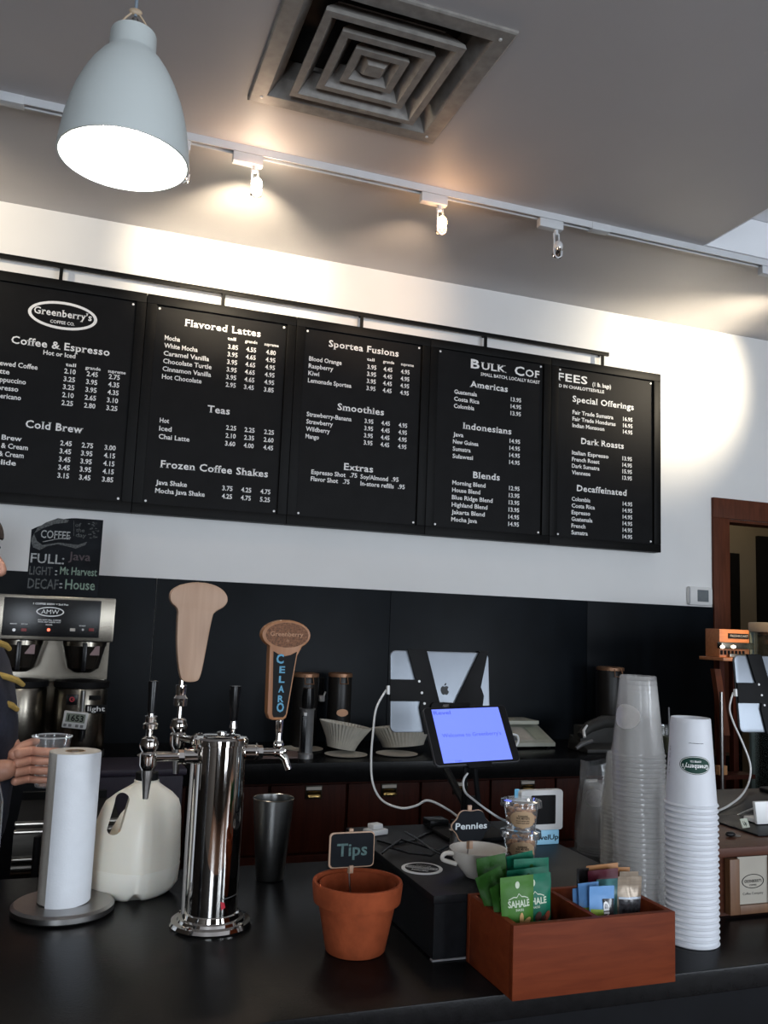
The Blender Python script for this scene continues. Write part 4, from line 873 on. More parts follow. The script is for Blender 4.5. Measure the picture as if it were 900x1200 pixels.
# mushroom shaped handle
Yh = eB.y; g = lambda px, py: (oy(px, py, Yh).x, oy(px, py, Yh).z)
outl = [(210, 795), (206, 760), (207, 725), (208, 713), (199, 706), (198, 696), (203, 689), (214, 684), (232, 682), (250, 685), (262, 692), (267, 702), (263, 711), (251, 717), (248, 722), (240, 765), (234, 795), (228, 799), (216, 799)]
for _ in range(2): outl = [q for i in range(len(outl)) for q in ((outl[i][0] * 0.75 + outl[(i + 1) % len(outl)][0] * 0.25, outl[i][1] * 0.75 + outl[(i + 1) % len(outl)][1] * 0.25), (outl[i][0] * 0.25 + outl[(i + 1) % len(outl)][0] * 0.75, outl[i][1] * 0.25 + outl[(i + 1) % len(outl)][1] * 0.75))]
m_ = mk('mushroom_handle', B().prism([g(*p) for p in outl], (0, Yh + 0.012, 0), X1, Z1, 0.024, 0.004), MAPLE, t, ang=0.9); lab(m_, 'pale maple handle shaped like a mushroom')
# oval handle
Yh = eR.y; g = lambda px, py: (oy(px, py, Yh).x, oy(px, py, Yh).z)
cx_, cz_ = g(334, 744); rx = (g(362, 744)[0] - g(305, 744)[0]) / 2; rz = 0.026
xl, xr = g(312, 760)[0], g(349, 760)[0]; zb_ = g(330, 843)[1]; xbl, xbr = g(311, 838)[0], g(335, 838)[0]
pts = [(cx_ + rx * math.cos(R(a)), cz_ + rz * math.sin(R(a))) for a in range(-48, 229, 12)]
pts += [(xl + 0.003, cz_ - 0.035), (xbl, zb_ + 0.012), (xbl + 0.004, zb_ + 0.002), (xbl + 0.010, zb_), (xbr - 0.008, zb_), (xbr - 0.002, zb_ + 0.004), (xbr, zb_ + 0.012), (xr - 0.003, cz_ - 0.035)]
oh = mk('oval_handle', B().prism(pts, (0, Yh + 0.013, 0), X1, Z1, 0.026, 0.004), OAK, t, ang=0.9); lab(oh, 'honey oak handle with an oval cork head')
mk('cork_inlay', B().prism(ell(rx * 0.87, rz * 0.82, 36), (cx_ + 0.001, Yh - 0.0125, cz_), X1, Z1, 0.0012), CORK, oh)
b = B(); text(b, 'Greenberry', (cx_, Yh - 0.0142, cz_ - 0.002), X1, Z1, 0.0075, rx * 1.35, 'c', 0.01); text(b, '*', (cx_ + 0.002, Yh - 0.0142, cz_ - 0.016), X1, Z1, 0.009, None, 'c'); mk('carved_lettering', b, mat('carved_tan', (0.42, 0.22, 0.12), 0.6), oh, flat=True, normals=False)['kind'] = 'stuff'
zt_ = cz_ - 0.034; inn = [(xl + 0.010, zt_ + 0.006)] + [(xl + 0.010 + (xr - xl - 0.015) * u, zt_ + 0.006 - 0.008 * math.sin(PI * u)) for u in (0.25, 0.5, 0.75)] + [(xr - 0.005, zt_ + 0.006), (xbr - 0.0035, zb_ + 0.010), (xbr - 0.008, zb_ + 0.005), (xbl + 0.011, zb_ + 0.005), (xbl + 0.009, zb_ + 0.010)]
mk('black_inlay', B().prism(inn[::-1], (0, Yh - 0.0125, 0), X1, Z1, 0.0015), BLKM, oh)
b = B()
for k, ch in enumerate('CELARO'):
    z = zt_ - 0.006 - k * ((zt_ - zb_ - 0.012) / 6); text(b, ch, ((xl + 0.022 if k == 0 else (xbl + xbr) / 2 + 0.004), Yh - 0.0142, z - 0.008), X1, Z1, 0.015 if k in (0, 5) else 0.011, 0.013 if k in (0, 5) else 0.010, 'c', 0.03)
mk('blue_lettering', b, mat('chalk_blue', (0.10, 0.30, 0.45), 0.7), oh, flat=True, normals=False)['kind'] = 'stuff'

# ---- paper towels
PX, PY = 0.032, 1.62
t = thing('paper_towel_holder', (PX, PY, CT), 'round steel paper towel stand at the left of the counter', 'towel holder')
mk('base', B().lathe([(0, 0.0005), (0.078, 0.0005), (0.083, 0.004), (0.083, 0.012), (0.078, 0.016), (0, 0.018)], (PX, PY, CT), 56), DSTEEL, t)
mk('rod', B().cyl((PX, PY, CT + 0.018), (PX, PY, CT + 0.262), 0.006, seg=12), DSTEEL, t)
ZT = Zat(81, 880, 1.62) - CT
t = thing('paper_towel_roll', (PX, PY, CT + 0.018), 'white paper towel roll with a loose sheet, standing on the steel holder', 'paper towels')
mk('roll', B().lathe([(0.017, 0.0188), (0.042, 0.0188), (0.042, ZT), (0.017, ZT)], (PX, PY, CT), 48), PAPER2, t)
mk('core', B().lathe([(0.0165, 0.019), (0.0168, ZT + 0.0005), (0.0145, ZT + 0.0005), (0.0143, 0.019)], (PX, PY, CT), 28), CARD, t)
def sheet(u, v):
    a = R(-128 + 128 * u); r_ = 0.0432 + 0.0035 * (1 - u) ** 3; z = CT + 0.020 + (ZT - 0.022) * v - 0.006 * (1 - u) * (1 - v)
    return Vector((PX + r_ * math.cos(a), PY + r_ * math.sin(a), z + (0.002 if v == 1 else 0)))
mk('loose_sheet', B().grid(sheet, 24, 6), PAPER, t, ang=1)

# ---- milk jug
JX, JY = 0.150, 1.70; JH = Zat(163, 912, 1.70) - CT
t = thing('milk_jug', (JX, JY, CT), 'translucent gallon milk jug with black cap, between towels and tower', 'jug')
def jugring(z, hw, hd, n=48, p=1.6, cx_=0, lift=0):
    out = []
    for k in range(n):
        a = 2 * PI * k / n; c_, s_ = math.cos(a), math.sin(a)
        x = hw * (abs(c_) ** (2 / p)) * (1 if c_ > 0 else -1); y = hd * (abs(s_) ** (2 / p)) * (1 if s_ > 0 else -1)
        nz = lift * max(0, 1 - abs(x / hw) * 5)
        out.append(Vector((JX + cx_ + x, JY + y, CT + z + nz)))
    return out
lv = [(0.0008, .062, .058, 1.6, 0, .012), (0.006, .070, .066, 1.6, 0, .010), (0.018, .079, .074, 1.55, 0, .0), (0.06, .082, .077, 1.5, 0, 0), (0.098, .0780, .075, 1.5, .002, 0), (0.128, .0750, .070, 1.5, .004, 0), (0.148, .0705, .064, 1.5, .0065, 0), (0.162, .065, .056, 1.5, .0075, 0), (0.175, .050, .044, 1.6, .010, 0), (0.185, .033, .032, 1.9, .012, 0), (0.191, .024, .024, 2, .0125, 0), (0.197, .020, .020, 2, .012, 0), (JH - 0.004, .0195, .0195, 2, .012, 0)]
def jug(levels, cap0=True):
    b = B(); rr = [[b.bm.verts.new(v) for v in jugring(l[0], l[1], l[2], p=l[3], cx_=l[4], lift=l[5])] for l in levels]
    for a, c in zip(rr, rr[1:]):
        for k in range(48): b.face([a[k], a[(k + 1) % 48], c[(k + 1) % 48], c[k]])
    b.face(rr[0][::-1]); b.face(rr[-1]); return b
def cutter():
    cc = []; ang = R(14); cx_, cz_ = oy(137.5, 950, 1.70).x, oy(137.5, 950, 1.70).z
    for k in range(24):
        a = 2 * PI * k / 24; x = 0.0105 * math.cos(a); z = 0.0105 * math.sin(a) + (0.022 if math.sin(a) > 0 else -0.022)
        cc.append((cx_ + x * math.cos(ang) + z * math.sin(ang), cz_ + z * math.cos(ang) - x * math.sin(ang)))
    b = B(); ra, rb2 = [[b.bm.verts.new(((x - cx_) * q, yy, (z - cz_) * q)) for x, z in cc] for q, yy in ((0.80, -0.09), (1.45, 0.09))]
    for k in range(24): b.face([ra[k], ra[(k + 1) % 24], rb2[(k + 1) % 24], rb2[k]])
    b.face(ra[::-1]); b.face(rb2)
    bmesh.ops.transform(b.bm, matrix=Matrix.Translation((cx_, JY - 0.03, cz_)) @ Matrix.Rotation(R(-12), 4, 'X'), verts=b.bm.verts)
    return mk('cut', b, BLK)
body = mk('body', jug(lv), HDPE, t, ang=0.9)
cut = cutter(); md = body.modifiers.new('hole', 'BOOLEAN'); md.object = cut; md.solver = 'EXACT'
bpy.context.view_layer.update()
me = bpy.data.meshes.new_from_object(body.evaluated_get(bpy.context.evaluated_depsgraph_get())); body.modifiers.clear(); body.data = me; me.set_sharp_from_angle(angle=0.9)
bpy.data.objects.remove(cut)
mk('milk_level', jug([(a, b_ * 1.004 + .0003, c * 1.004 + .0003, d, e, f_) for a, b_, c, d, e, f_ in [(0.0005, .062, .058, 1.6, 0, .012)] + lv[1:3] + [(0.050, .0815, .0765, 1.5, 0, 0)]]), MILK, t, ang=0.9)
mk('neck_ring', B().lathe([(0.020, 0), (0.0225, 0.001), (0.0225, 0.003), (0.020, 0.004)], (JX + 0.012, JY, CT + JH - 0.006), 28), HDPE, t)
mk('cap', B().lathe([(0.0205, 0), (0.0205, 0.012), (0.019, 0.0135), (0, 0.0135)], (JX + 0.012, JY, CT + JH - 0.002), 28, fn=lambda a, z: 1 + 0.02 * math.sin(a * 28)), BLKM, t)

# ---- steel shaker
SX, SY = 0.409, 1.727; SH = Zat(318, 935, 1.727) - CT
t = thing('shaker_cup', (SX, SY, CT), 'tall brushed steel shaker cup beside the draft tower', 'cup')
mk('body', B().lathe([(0, 0.001), (0.0255, 0.001), (0.027, 0.004), (0.034, SH * 0.55), (0.0395, SH), (0.0385, SH), (0.033, SH * 0.55), (0.026, 0.006), (0, 0.006)], (SX, SY, CT), 40), mat('satin_steel', (0.24, 0.24, 0.235), 0.30, 1.0, var=0.2, vs=15), t, ang=0.8)
mk('rolled_rim', B().lathe([(0.0395, SH - 0.001), (0.0405, SH), (0.0395, SH + 0.001), (0.0385, SH)], (SX, SY, CT), 40), STEEL, t)

# ---- terracotta tip pot
px_, py_ = 0.4565, 1.337; PH = Zat(422, 1031, 1.337) - CT; rt = (oy(474, 1035, 1.337).x - oy(370, 1035, 1.337).x) / 2 * 0.965
pot = thing('terracotta_pot', (px_, py_, CT), 'terracotta flower pot holding tips, centre of the counter', 'pot')
mk('body', B().lathe([(0, 0.0008), (0.044, 0.0008), (0.046, 0.003), (rt * 0.86, PH * 0.72), (rt * 0.84, PH - 0.004), (rt * 0.80, PH * 0.70), (0.040, 0.010), (0, 0.010)], (px_, py_, CT), 56), TERRA, pot, ang=0.7)
mk('collar', B().lathe([(rt * 0.87, PH * 0.70), (rt * 0.955, PH * 0.71), (rt * 0.965, PH * 0.74), (rt, PH - 0.004), (rt * 0.985, PH), (rt * 0.92, PH), (rt * 0.905, PH - 0.004), (rt * 0.86, PH * 0.72), (rt * 0.87, PH * 0.70)], (px_, py_, CT), 56), TERRA, pot, ang=0.7)
mk('soil', B().lathe([(0.0, 0.012), (0.041, 0.012)], (px_, py_, CT), 32), mat('coins_dark', (0.05, 0.03, 0.02), 0.8, var=0.5), pot)
def plaque(px0, px1, py0, py1, Y, label, word, wcol, wpx, stick_to, lean, lobes=False, wh=0.012):
    a, c = oy(px0, py0, Y), oy(px1, py1, Y); w_ = c.x - a.x; h_ = a.z - c.z; mx_, mz_ = (a.x + c.x) / 2, (a.z + c.z) / 2
    if lobes:
        o1 = [((w_ / 2) * (0.93 + 0.07 * math.cos(6 * t_)) * math.cos(t_), (h_ / 2) * (0.93 + 0.07 * math.cos(6 * t_)) * math.sin(t_)) for t_ in [2 * PI * k / 60 for k in range(60)]]
    else:
        o1 = []
        for x, z in rrect(w_, h_, 0.010, 6):
            q = 0.0022 * (math.cos(2 * PI * x / (w_ * 0.5)) if abs(z) > h_ * 0.4 else 0) + 0.0018 * (math.cos(2 * PI * z / (h_ * 0.55)) if abs(x) > w_ * 0.42 else 0)
            o1.append((x * (1 + q * 8), z * (1 + q * 9)))
        n_ = len(o1); o1 = [(o1[i][0] * (1 - 0) + 0, o1[i][1]) for i in range(n_)]
    t = thing('plaque_sign', (mx_, Y, c.z), label, 'sign', 'small chalkboard plaques on clips')
    ux = Vector((math.cos(lean), -math.sin(lean) * 0.0, math.sin(lean) * 0.2)).normalized()
    bk = mk('wood_backing', B().prism(o1, (mx_, Y + 0.002, mz_), ux, Z1, 0.003, 0.0008), MAPLE, t)
    fr = mk('chalk_face', B().prism([(x * (0.97 if lobes else 0.94), z * (0.965 if lobes else 0.93)) for x, z in o1], (mx_ + 0.0005, Y - 0.0012, mz_), ux, Z1, 0.0008), CHALKB, t)
    b = B(); text(b, word, (mx_ + wpx, Y - 0.0026, mz_ - wh * 0.45), ux, Z1, wh, w_ * (0.80 if lobes else 0.66), 'c', 0.02); mk('lettering', b, wcol, fr, flat=True, normals=False)
    mk('clip', B().box(mx_ - 0.004, mx_ + 0.003, Y + 0.003, Y + 0.007, c.z - 0.010, a.z + 0.004, 0.001), MAPLE, t)
    mk('clip', B().box(mx_ - 0.004, mx_ + 0.003, Y - 0.0045, Y - 0.001, c.z - 0.008, c.z + 0.004, 0.001), MAPLE, t)
    mk('stick', B().cyl((mx_ - 0.001, Y + 0.0055, c.z - 0.009), (mx_ - 0.001 + stick_to[0], Y + 0.004 + stick_to[1], stick_to[2]), 0.0013, seg=6), DSTEEL, t)
CHT = mat('chalk_teal', (0.07, 0.12, 0.115), 0.9, var=0.3, vs=200)
plaque(386, 438, 976, 1015, 1.375, 'small chalkboard plaque reading Tips, clipped above the terracotta pot', 'Tips', CHT, 0.0, (0.006, -0.01, CT + 0.0125), 0.0, wh=0.019)

# ---- black riser with things on it
RZ = 1.165; RX_0, RX_1, RY_0, RY_1 = 0.553, 0.918, 1.262, 1.707
t = thing('black_riser', ((RX_0 + RX_1) / 2, (RY_0 + RY_1) / 2, CT), 'low matte black box on the counter behind the wooden snack crate', 'riser')
mk('top', B().box(RX_0, RX_1, RY_0, RY_1, RZ - 0.012, RZ, 0.0015), RISER, t)
mk('body', B().box(RX_0 + 0.002, RX_1 - 0.002, RY_0 + 0.002, RY_1 - 0.002, CT + 0.0035, RZ - 0.0125), RISER, t)
mk('skid', B().box(RX_0 + 0.001, RX_1 - 0.001, RY_0 + 0.0005, RY_0 + 0.01, CT + 0.0005, CT + 0.003), mat('edge_grey', (0.25, 0.25, 0.26), 0.4), t)
# round sticker
p = oz(494.5, 1018.5, RZ); t = thing('coaster', (p.x, p.y, RZ), 'round white-edged coaster with dark print lying on the black box', 'coaster')
mk('disc', B().lathe([(0, 0.0003), (0.0345, 0.0003), (0.0345, 0.0018), (0, 0.0018)], (p.x, p.y, RZ), 40), WHITEP, t)
mk('printed_centre', B().lathe([(0, 0.0019), (0.0285, 0.0019), (0.0285, 0.0022), (0, 0.0022)], (p.x, p.y, RZ), 40), BLKM, t)
ang = R(-35); ux = Vector((math.cos(ang), math.sin(ang), 0)); uy = Vector((-math.sin(ang), math.cos(ang), 0)); o_ = Vector((p.x, p.y, RZ + 0.0024))
b = B().prism([(-0.027, -0.006), (0.027, -0.006), (0.027, 0.006), (-0.027, 0.006)], o_ - Z1 * 0.0002, ux, uy, 0.0003)
bn = mk('banner', b, mat('banner_grey', (0.36, 0.37, 0.36), 0.6), t)
b = B(); text(b, "GREENBERRY'S", o_ + uy * -0.0035 + Z1 * 0.0002, ux, uy, 0.0065, 0.048, 'c', 0.02); text(b, 'COFFEE', o_ + uy * 0.012, ux, uy, 0.006, 0.026, 'c', 0.02)
l_ = mk('lettering', b, BLKM, bn, flat=True, normals=False)
b = B(); text(b, 'COFFEE', o_ + uy * 0.011, ux, uy, 0.007, 0.026, 'c', 0.02); text(b, 'ROASTERS', o_ + uy * -0.018, ux, uy, 0.006, 0.028, 'c', 0.02)
mk('white_lettering', b, WHITEP, t, flat=True, normals=False)['kind'] = 'stuff'
# charger
p = oz(437, 978, RZ); M = Matrix.Translation((p.x + 0.005, p.y, RZ)) @ Matrix.Rotation(R(18), 4, 'Z')
t = thing('power_adapter', (p.x, p.y, RZ), 'white power adapter on the black box, just behind the tips sign', 'adapter')
mk('block', B().box(-0.021, 0.021, -0.014, 0.014, 0.0005, 0.011, 0.003, M), WHITEP, t); mk('plug_head', B().box(-0.013, 0.011, -0.010, 0.010, 0.0112, 0.021, 0.003, M), WHITEP, t)
# black cables
rc = random.Random(5)
for k, pts in enumerate(([(442, 985), (460, 990), (485, 985), (505, 975), (525, 973)], [(455, 993), (480, 1000), (505, 1003), (525, 992), (545, 985)], [(448, 1000), (470, 984), (500, 993), (520, 1000)], [(475, 975), (490, 984), (508, 997), (522, 1004)])):
    P = [oz(x, y, RZ + 0.0022 + 0.0045 * k) for x, y in pts]
    tag(mk('black_cable', B().tube(sum([[P[i].lerp(P[i + 1], u) + Vector((0, 0.003 * math.sin(u * PI), 0)) for u in (0, 0.33, 0.66)] for i in range(len(P) - 1)], []) + [P[-1]], 0.0019, 6), BLK), ['thin black cable running along the back of the black box to the hub', 'thin black cable crossing the middle of the black box towards the chrome post', 'thin black cable making the front zigzag behind the coaster', 'short black cable slanting down towards the chrome post'][k], 'cable', 'black cables tangled on the box')
# small tablet on its stand
TL, TR_, BR_, BL_ = oy(494, 829, 1.60), oy(591, 826, 1.60), oy(611, 892, 1.535), oy(512, 899, 1.535)
o_ = (TL + TR_ + BR_ + BL_) / 4; ux = ((TR_ - TL) + (BR_ - BL_)) / 2; w_ = ux.length; ux.normalize(); uy = ((TL - BL_) + (TR_ - BR_)) / 2; h_ = uy.length; uy = (uy - ux * uy.dot(ux)); uy.normalize(); nn = ux.cross(uy)
t = thing('small_tablet', (o_.x, o_.y, RZ), 'small black tablet with a blue lit screen on a slim black stand', 'tablet')
TB = mat('tablet_edge', (0.10, 0.10, 0.105), 0.35, 0.6)
mk('case', B().prism(rrect(w_, h_, 0.009, 6), o_, ux, uy, -0.008, 0.002), TB, t)
mk('bezel', B().prism(rrect(w_ - 0.003, h_ - 0.003, 0.008, 6), o_, ux, uy, 0.0008), BLK, t)
scr = mk('screen', B().prism([(-w_ * 0.405, -h_ * 0.455), (w_ * 0.405, -h_ * 0.455), (w_ * 0.405, h_ * 0.455), (-w_ * 0.405, h_ * 0.455)], o_ + nn * 0.0009, ux, uy, 0.0004), mat('lit_screen', (0.05, 0.06, 0.15), 0.25, var=0, emit=(0.115, 0.165, 0.72), es=1.0), t)
b = B(); q = o_ + nn * 0.0016
text(b, "Welcome to Greenberry's", q - uy * 0.004, ux, uy, 0.0078, w_ * 0.70, 'c', 0.0); text(b, 'Revel', q - ux * (w_ * 0.39) + uy * (h_ * 0.36), ux, uy, 0.0078, 0.036, 'l', 0.01); text(b, 'Login', q - ux * (w_ * 0.27) - uy * (h_ * 0.44), ux, uy, 0.003, 0.014, 'l', 0.01)
mk('screen_lettering', b, mat('navy_print', (0.03, 0.04, 0.25), 0.5, emit=(0.03, 0.045, 0.26), es=1), scr, flat=True, normals=False)['kind'] = 'stuff'
mk('holder_bar', B().prism(rrect(0.05, 0.012, 0.003), o_ - uy * (h_ / 2 + 0.002), ux, uy, 0.004).prism(rrect(0.045, 0.008, 0.003), o_ + uy * (h_ / 2 + 0.002) + ux * -0.01, ux, uy, 0.003).prism(rrect(0.05, h_, 0.006), o_ - nn * 0.014, ux, uy, 0.005), BLKM, t)
mk('clip_tab', B().prism(rrect(0.030, 0.006, 0.002), o_ + uy * (h_ / 2 + 0.004) + ux * -0.028 - nn * 0.010, ux, uy, 0.006), DSTEEL, t)
foot = Vector((0.775, 1.60, RZ)); fh = o_ - nn * 0.02 - uy * 0.02
b = B()
for dx in (-0.016, 0.016): b.tube([foot + Vector((dx * 1.2, 0, 0.008)), foot + Vector((dx, 0, 0.06)), fh + ux * dx * 0.6 + Vector((0, 0, -0.03)), fh + ux * dx * 0.6], [0.006, 0.0055, 0.005, 0.005], 8)
b.box(foot.x - 0.014, foot.x + 0.014, foot.y - 0.006, foot.y + 0.006, RZ + 0.04, RZ + 0.075, 0.003)
mk('stand_post', b, BLKM, t)
mk('stand_foot', B().prism(rrect(0.13, 0.11, 0.02), foot + Z1 * 0.001, X1, Y1, 0.007, 0.002), BLKM, t)
# keyed black gadgets at foot
p = oz(520, 972, RZ); tag(mk('black_hub', B().box(p.x - 0.03, p.x + 0.012, p.y - 0.0, p.y + 0.04, RZ + 0.0005, RZ + 0.018, 0.004), BLK), 'small black hub box at the back of the riser, left of the tablet stand', 'hub')
p = oz(532, 1003, RZ); tag(mk('chrome_bell', B().lathe([(0, 0.0005), (0.017, 0.0005), (0.018, 0.004), (0.009, 0.010), (0.008, 0.035), (0.011, 0.045), (0, 0.05)], (p.x, p.y, RZ), 24), DSTEEL), 'small chrome post on the black box, left of the white cup', 'post')
# ---- large tablet from behind, in a strap holder
def big_tablet(cx_, cy_, z0, z1, wd_, yaw, label, mark=True):
    t = thing('large_tablet', (cx_, cy_, RZ if cx_ < 1.2 else RZ2), label, 'tablet', 'silver tablets seen from behind')
    M = Matrix.Translation((cx_, cy_, (z0 + z1) / 2)) @ Matrix.Rotation(yaw, 4, 'Z') @ Matrix.Rotation(R(-6), 4, 'X')
    h_ = (z1 - z0); R3 = M.to_3x3(); ux, uy, nf = R3 @ X1, R3 @ Z1, R3 @ Vector((0, -1, 0)); o = M.translation
    mk('shell', B().prism(rrect(wd_, h_, 0.014, 6), o, ux, uy, 0.008, 0.003), ALU, t)
    mk('glass_front', B().prism(rrect(wd_ - 0.004, h_ - 0.004, 0.012, 6), o - nf * 0.0005, ux, uy, -0.002), BLK, t)
    of = o + nf * 0.0085
    W2, H2 = wd_ / 2, h_ / 2
    s1 = [(-W2 * 0.68, H2 + 0.003), (-W2 * 0.30, H2 + 0.003), (-W2 * 0.02, -H2 * 0.42), (W2 * 0.10, -H2 * 0.46), (W2 * 0.22, -H2 * 0.40), (W2 * 0.80, H2 + 0.003), (W2 * 0.97, H2 + 0.003), (W2 * 0.80, H2 * 0.12), (W2 * 0.86, -H2 * 0.1), (W2 * 0.75, -H2 - 0.004), (-W2 * 0.35, -H2 - 0.004), (-W2 * 0.45, -H2 * 0.4), (-W2 * 0.42, -H2 * 0.25), (-W2 - 0.003, -H2 * 0.25), (-W2 - 0.003, H2 * 0.28), (-W2 * 0.52, H2 * 0.28)]
    b = B(); b.prism(s1[::-1], of, ux, uy, 0.006, 0.001)
    for x in (-W2 * 0.49, W2 * 0.88): b.prism([(x - 0.014, H2 + 0.001), (x + 0.012, H2 + 0.001), (x + 0.012, H2 + 0.004), (x - 0.014, H2 + 0.004)], of - nf * 0.012, ux, uy, 0.018)
    mk('strap_holder', b, BLKM, t)
    for k, (u, v) in enumerate(((-W2 * 0.46, H2 * 0.24), (-W2 * 0.41, -H2 * 0.04), (-W2 * 0.36, -H2 * 0.30))): 
        q = of + ux * u + uy * v + nf * 0.006; mk('screw', B().cyl(q, q + nf * 0.002, 0.003, seg=10), WHITEP, t)
    if mark:
        ap = [(0, .34), (.12, .40), (.26, .42), (.40, .36), (.48, .27), (.38, .16), (.36, .02), (.42, -.12), (.52, -.2), (.44, -.38), (.32, -.52), (.20, -.54), (.06, -.49), (-.08, -.54), (-.22, -.52), (-.36, -.36), (-.46, -.10), (-.46, .14), (-.36, .32), (-.22, .41), (-.10, .39)]
        lf = [(0.0, .46), (.02, .60), (.12, .72), (.22, .76), (.22, .62), (.12, .50)]
        am = of + ux * (W2 * 0.07) + uy * (H2 * 0.04); q_ = 0.021
        b = B(); b.prism([(x * q_, y * q_) for x, y in ap], am - nf * 0.0006, ux, uy, 0.0008); b.prism([(x * q_, y * q_) for x, y in lf[::-1]], am - nf * 0.0006, ux, uy, 0.0008)
        mk('emblem', b, BLK, t)
    q = o - ux * (W2 + 0.004) + uy * (H2 * 0.02)
    mk('cable_plug', B().prism(rrect(0.010, 0.020, 0.003), q + nf * 0.004, ux, uy, 0.008), WHITEP, t)
    return t, o, ux, uy, nf, q
ta, tb_, tc_ = oy(458, 762, 1.90), oy(573, 760, 1.90), oy(455, 858, 1.90)
RZ2 = 1.165
t, o, ux, uy, nf, plug = big_tablet((ta.x + tb_.x) / 2, 1.90, tc_.z, ta.z, tb_.x - ta.x, R(0), 'large silver tablet seen from behind in black straps, beside the blue screen')
b = B(); f0 = Vector((0.80, 1.665, RZ + 0.008))
b.tube([o + uy * -0.05 + nf * 0.02, Vector((o.x - 0.02, 1.83, 1.27)), Vector((0.81, 1.70, 1.20)), f0], [0.010, 0.009, 0.008, 0.008], 8)
b.prism(rrect(0.06, 0.05, 0.01), o + uy * -0.05 + nf * 0.014, ux, uy, 0.006)
mk('stand_arm', b, BLKM, t); mk('stand_clamp', B().box(0.775, 0.85, 1.66, 1.70, RZ + 0.0005, RZ + 0.010, 0.003), BLKM, t)
def curve(P, n=6):
    P = [Vector(p) for p in P]; out = []
    for i in range(len(P) - 1):
        p0, p1, p2, p3 = P[max(i - 1, 0)], P[i], P[i + 1], P[min(i + 2, len(P) - 1)]
        for k in range(n):
            u = k / n; out.append(0.5 * ((2 * p1) + (p2 - p0) * u + (2 * p0 - 5 * p1 + 4 * p2 - p3) * u * u + (-p0 + 3 * p1 - 3 * p2 + p3) * u ** 3))
    return out + [P[-1]]
cb = [plug - ux * 0.004, oy(441, 830, 1.88), oy(437, 860, 1.86), oy(435, 890, 1.84), oy(437, 918, 1.82), oy(448, 938, 1.80), oy(470, 947, 1.76), oy(488, 944, 1.74), oy(500, 938, 1.72), oy(515, 943, 1.70), oy(535, 956, 1.68), oy(546, 968, 1.66)]
tag(mk('white_cable', B().tube(curve(cb), 0.0024, 8), WHITEP), 'white charging cable hanging in a loop from the large tablet', 'cable')
cb = [oy(598, 860, 1.60), oy(606, 862, 1.615), oy(607, 870, 1.625), oy(600, 878, 1.63), oy(590, 880, 1.635)]
tag(mk('white_cable', B().tube(curve(cb), 0.0022, 8), WHITEP), 'short white cable curling behind the right edge of the small tablet', 'cable')
cb = [oy(548, 906, 1.575), oy(543, 915, 1.572), oy(545, 928, 1.572), oy(556, 938, 1.572), oy(572, 950, 1.57), oy(588, 960, 1.565), oy(600, 963, 1.56), oy(612, 964, 1.55)]
tag(mk('white_cable', B().tube(curve(cb), 0.0022, 8), WHITEP), 'white cable running down the small tablet stand towards the card terminal', 'cable')
# ---- white cup and plaque
p = oz(561, 1030, RZ); cx_, cy_ = p.x + 0.004, p.y + 0.012
t = thing('white_cup', (cx_, cy_, RZ), 'wide off-white ceramic cup on the black box, Pennies sign in it', 'cup')
ch = Zat(561, 994, cy_) - RZ; cr = (oy(592, 995, cy_).x - oy(531, 995, cy_).x) / 2
mk('bowl', B().lathe([(0, 0.001), (0.020, 0.001), (0.022, 0.004), (0.030, ch * 0.30), (cr * 0.90, ch * 0.68), (cr, ch), (cr - 0.0025, ch), (cr * 0.86, ch * 0.68), (0.026, ch * 0.33), (0.01, 0.008), (0, 0.008)], (cx_, cy_, RZ), 44), CERAM, t, ang=0.9)
mk('handle', B().tube(curve([(cx_ - cr * 0.94, cy_, RZ + ch * 0.88), (cx_ - cr - 0.011, cy_ + 0.003, RZ + ch * 0.86), (cx_ - cr - 0.014, cy_ + 0.004, RZ + ch * 0.66), (cx_ - cr * 0.80, cy_ + 0.002, RZ + ch * 0.48)]), 0.0035, 10), CERAM, t)
plaque(529, 574, 948, 987, cy_ + 0.006, 'dark scalloped plaque reading Pennies, standing in the white cup', 'Pennies', mat('paint_white', (0.5, 0.54, 0.56), 0.6), 0.0, (0.0, 0.008, RZ + 0.012), 0.0, lobes=True, wh=0.010)
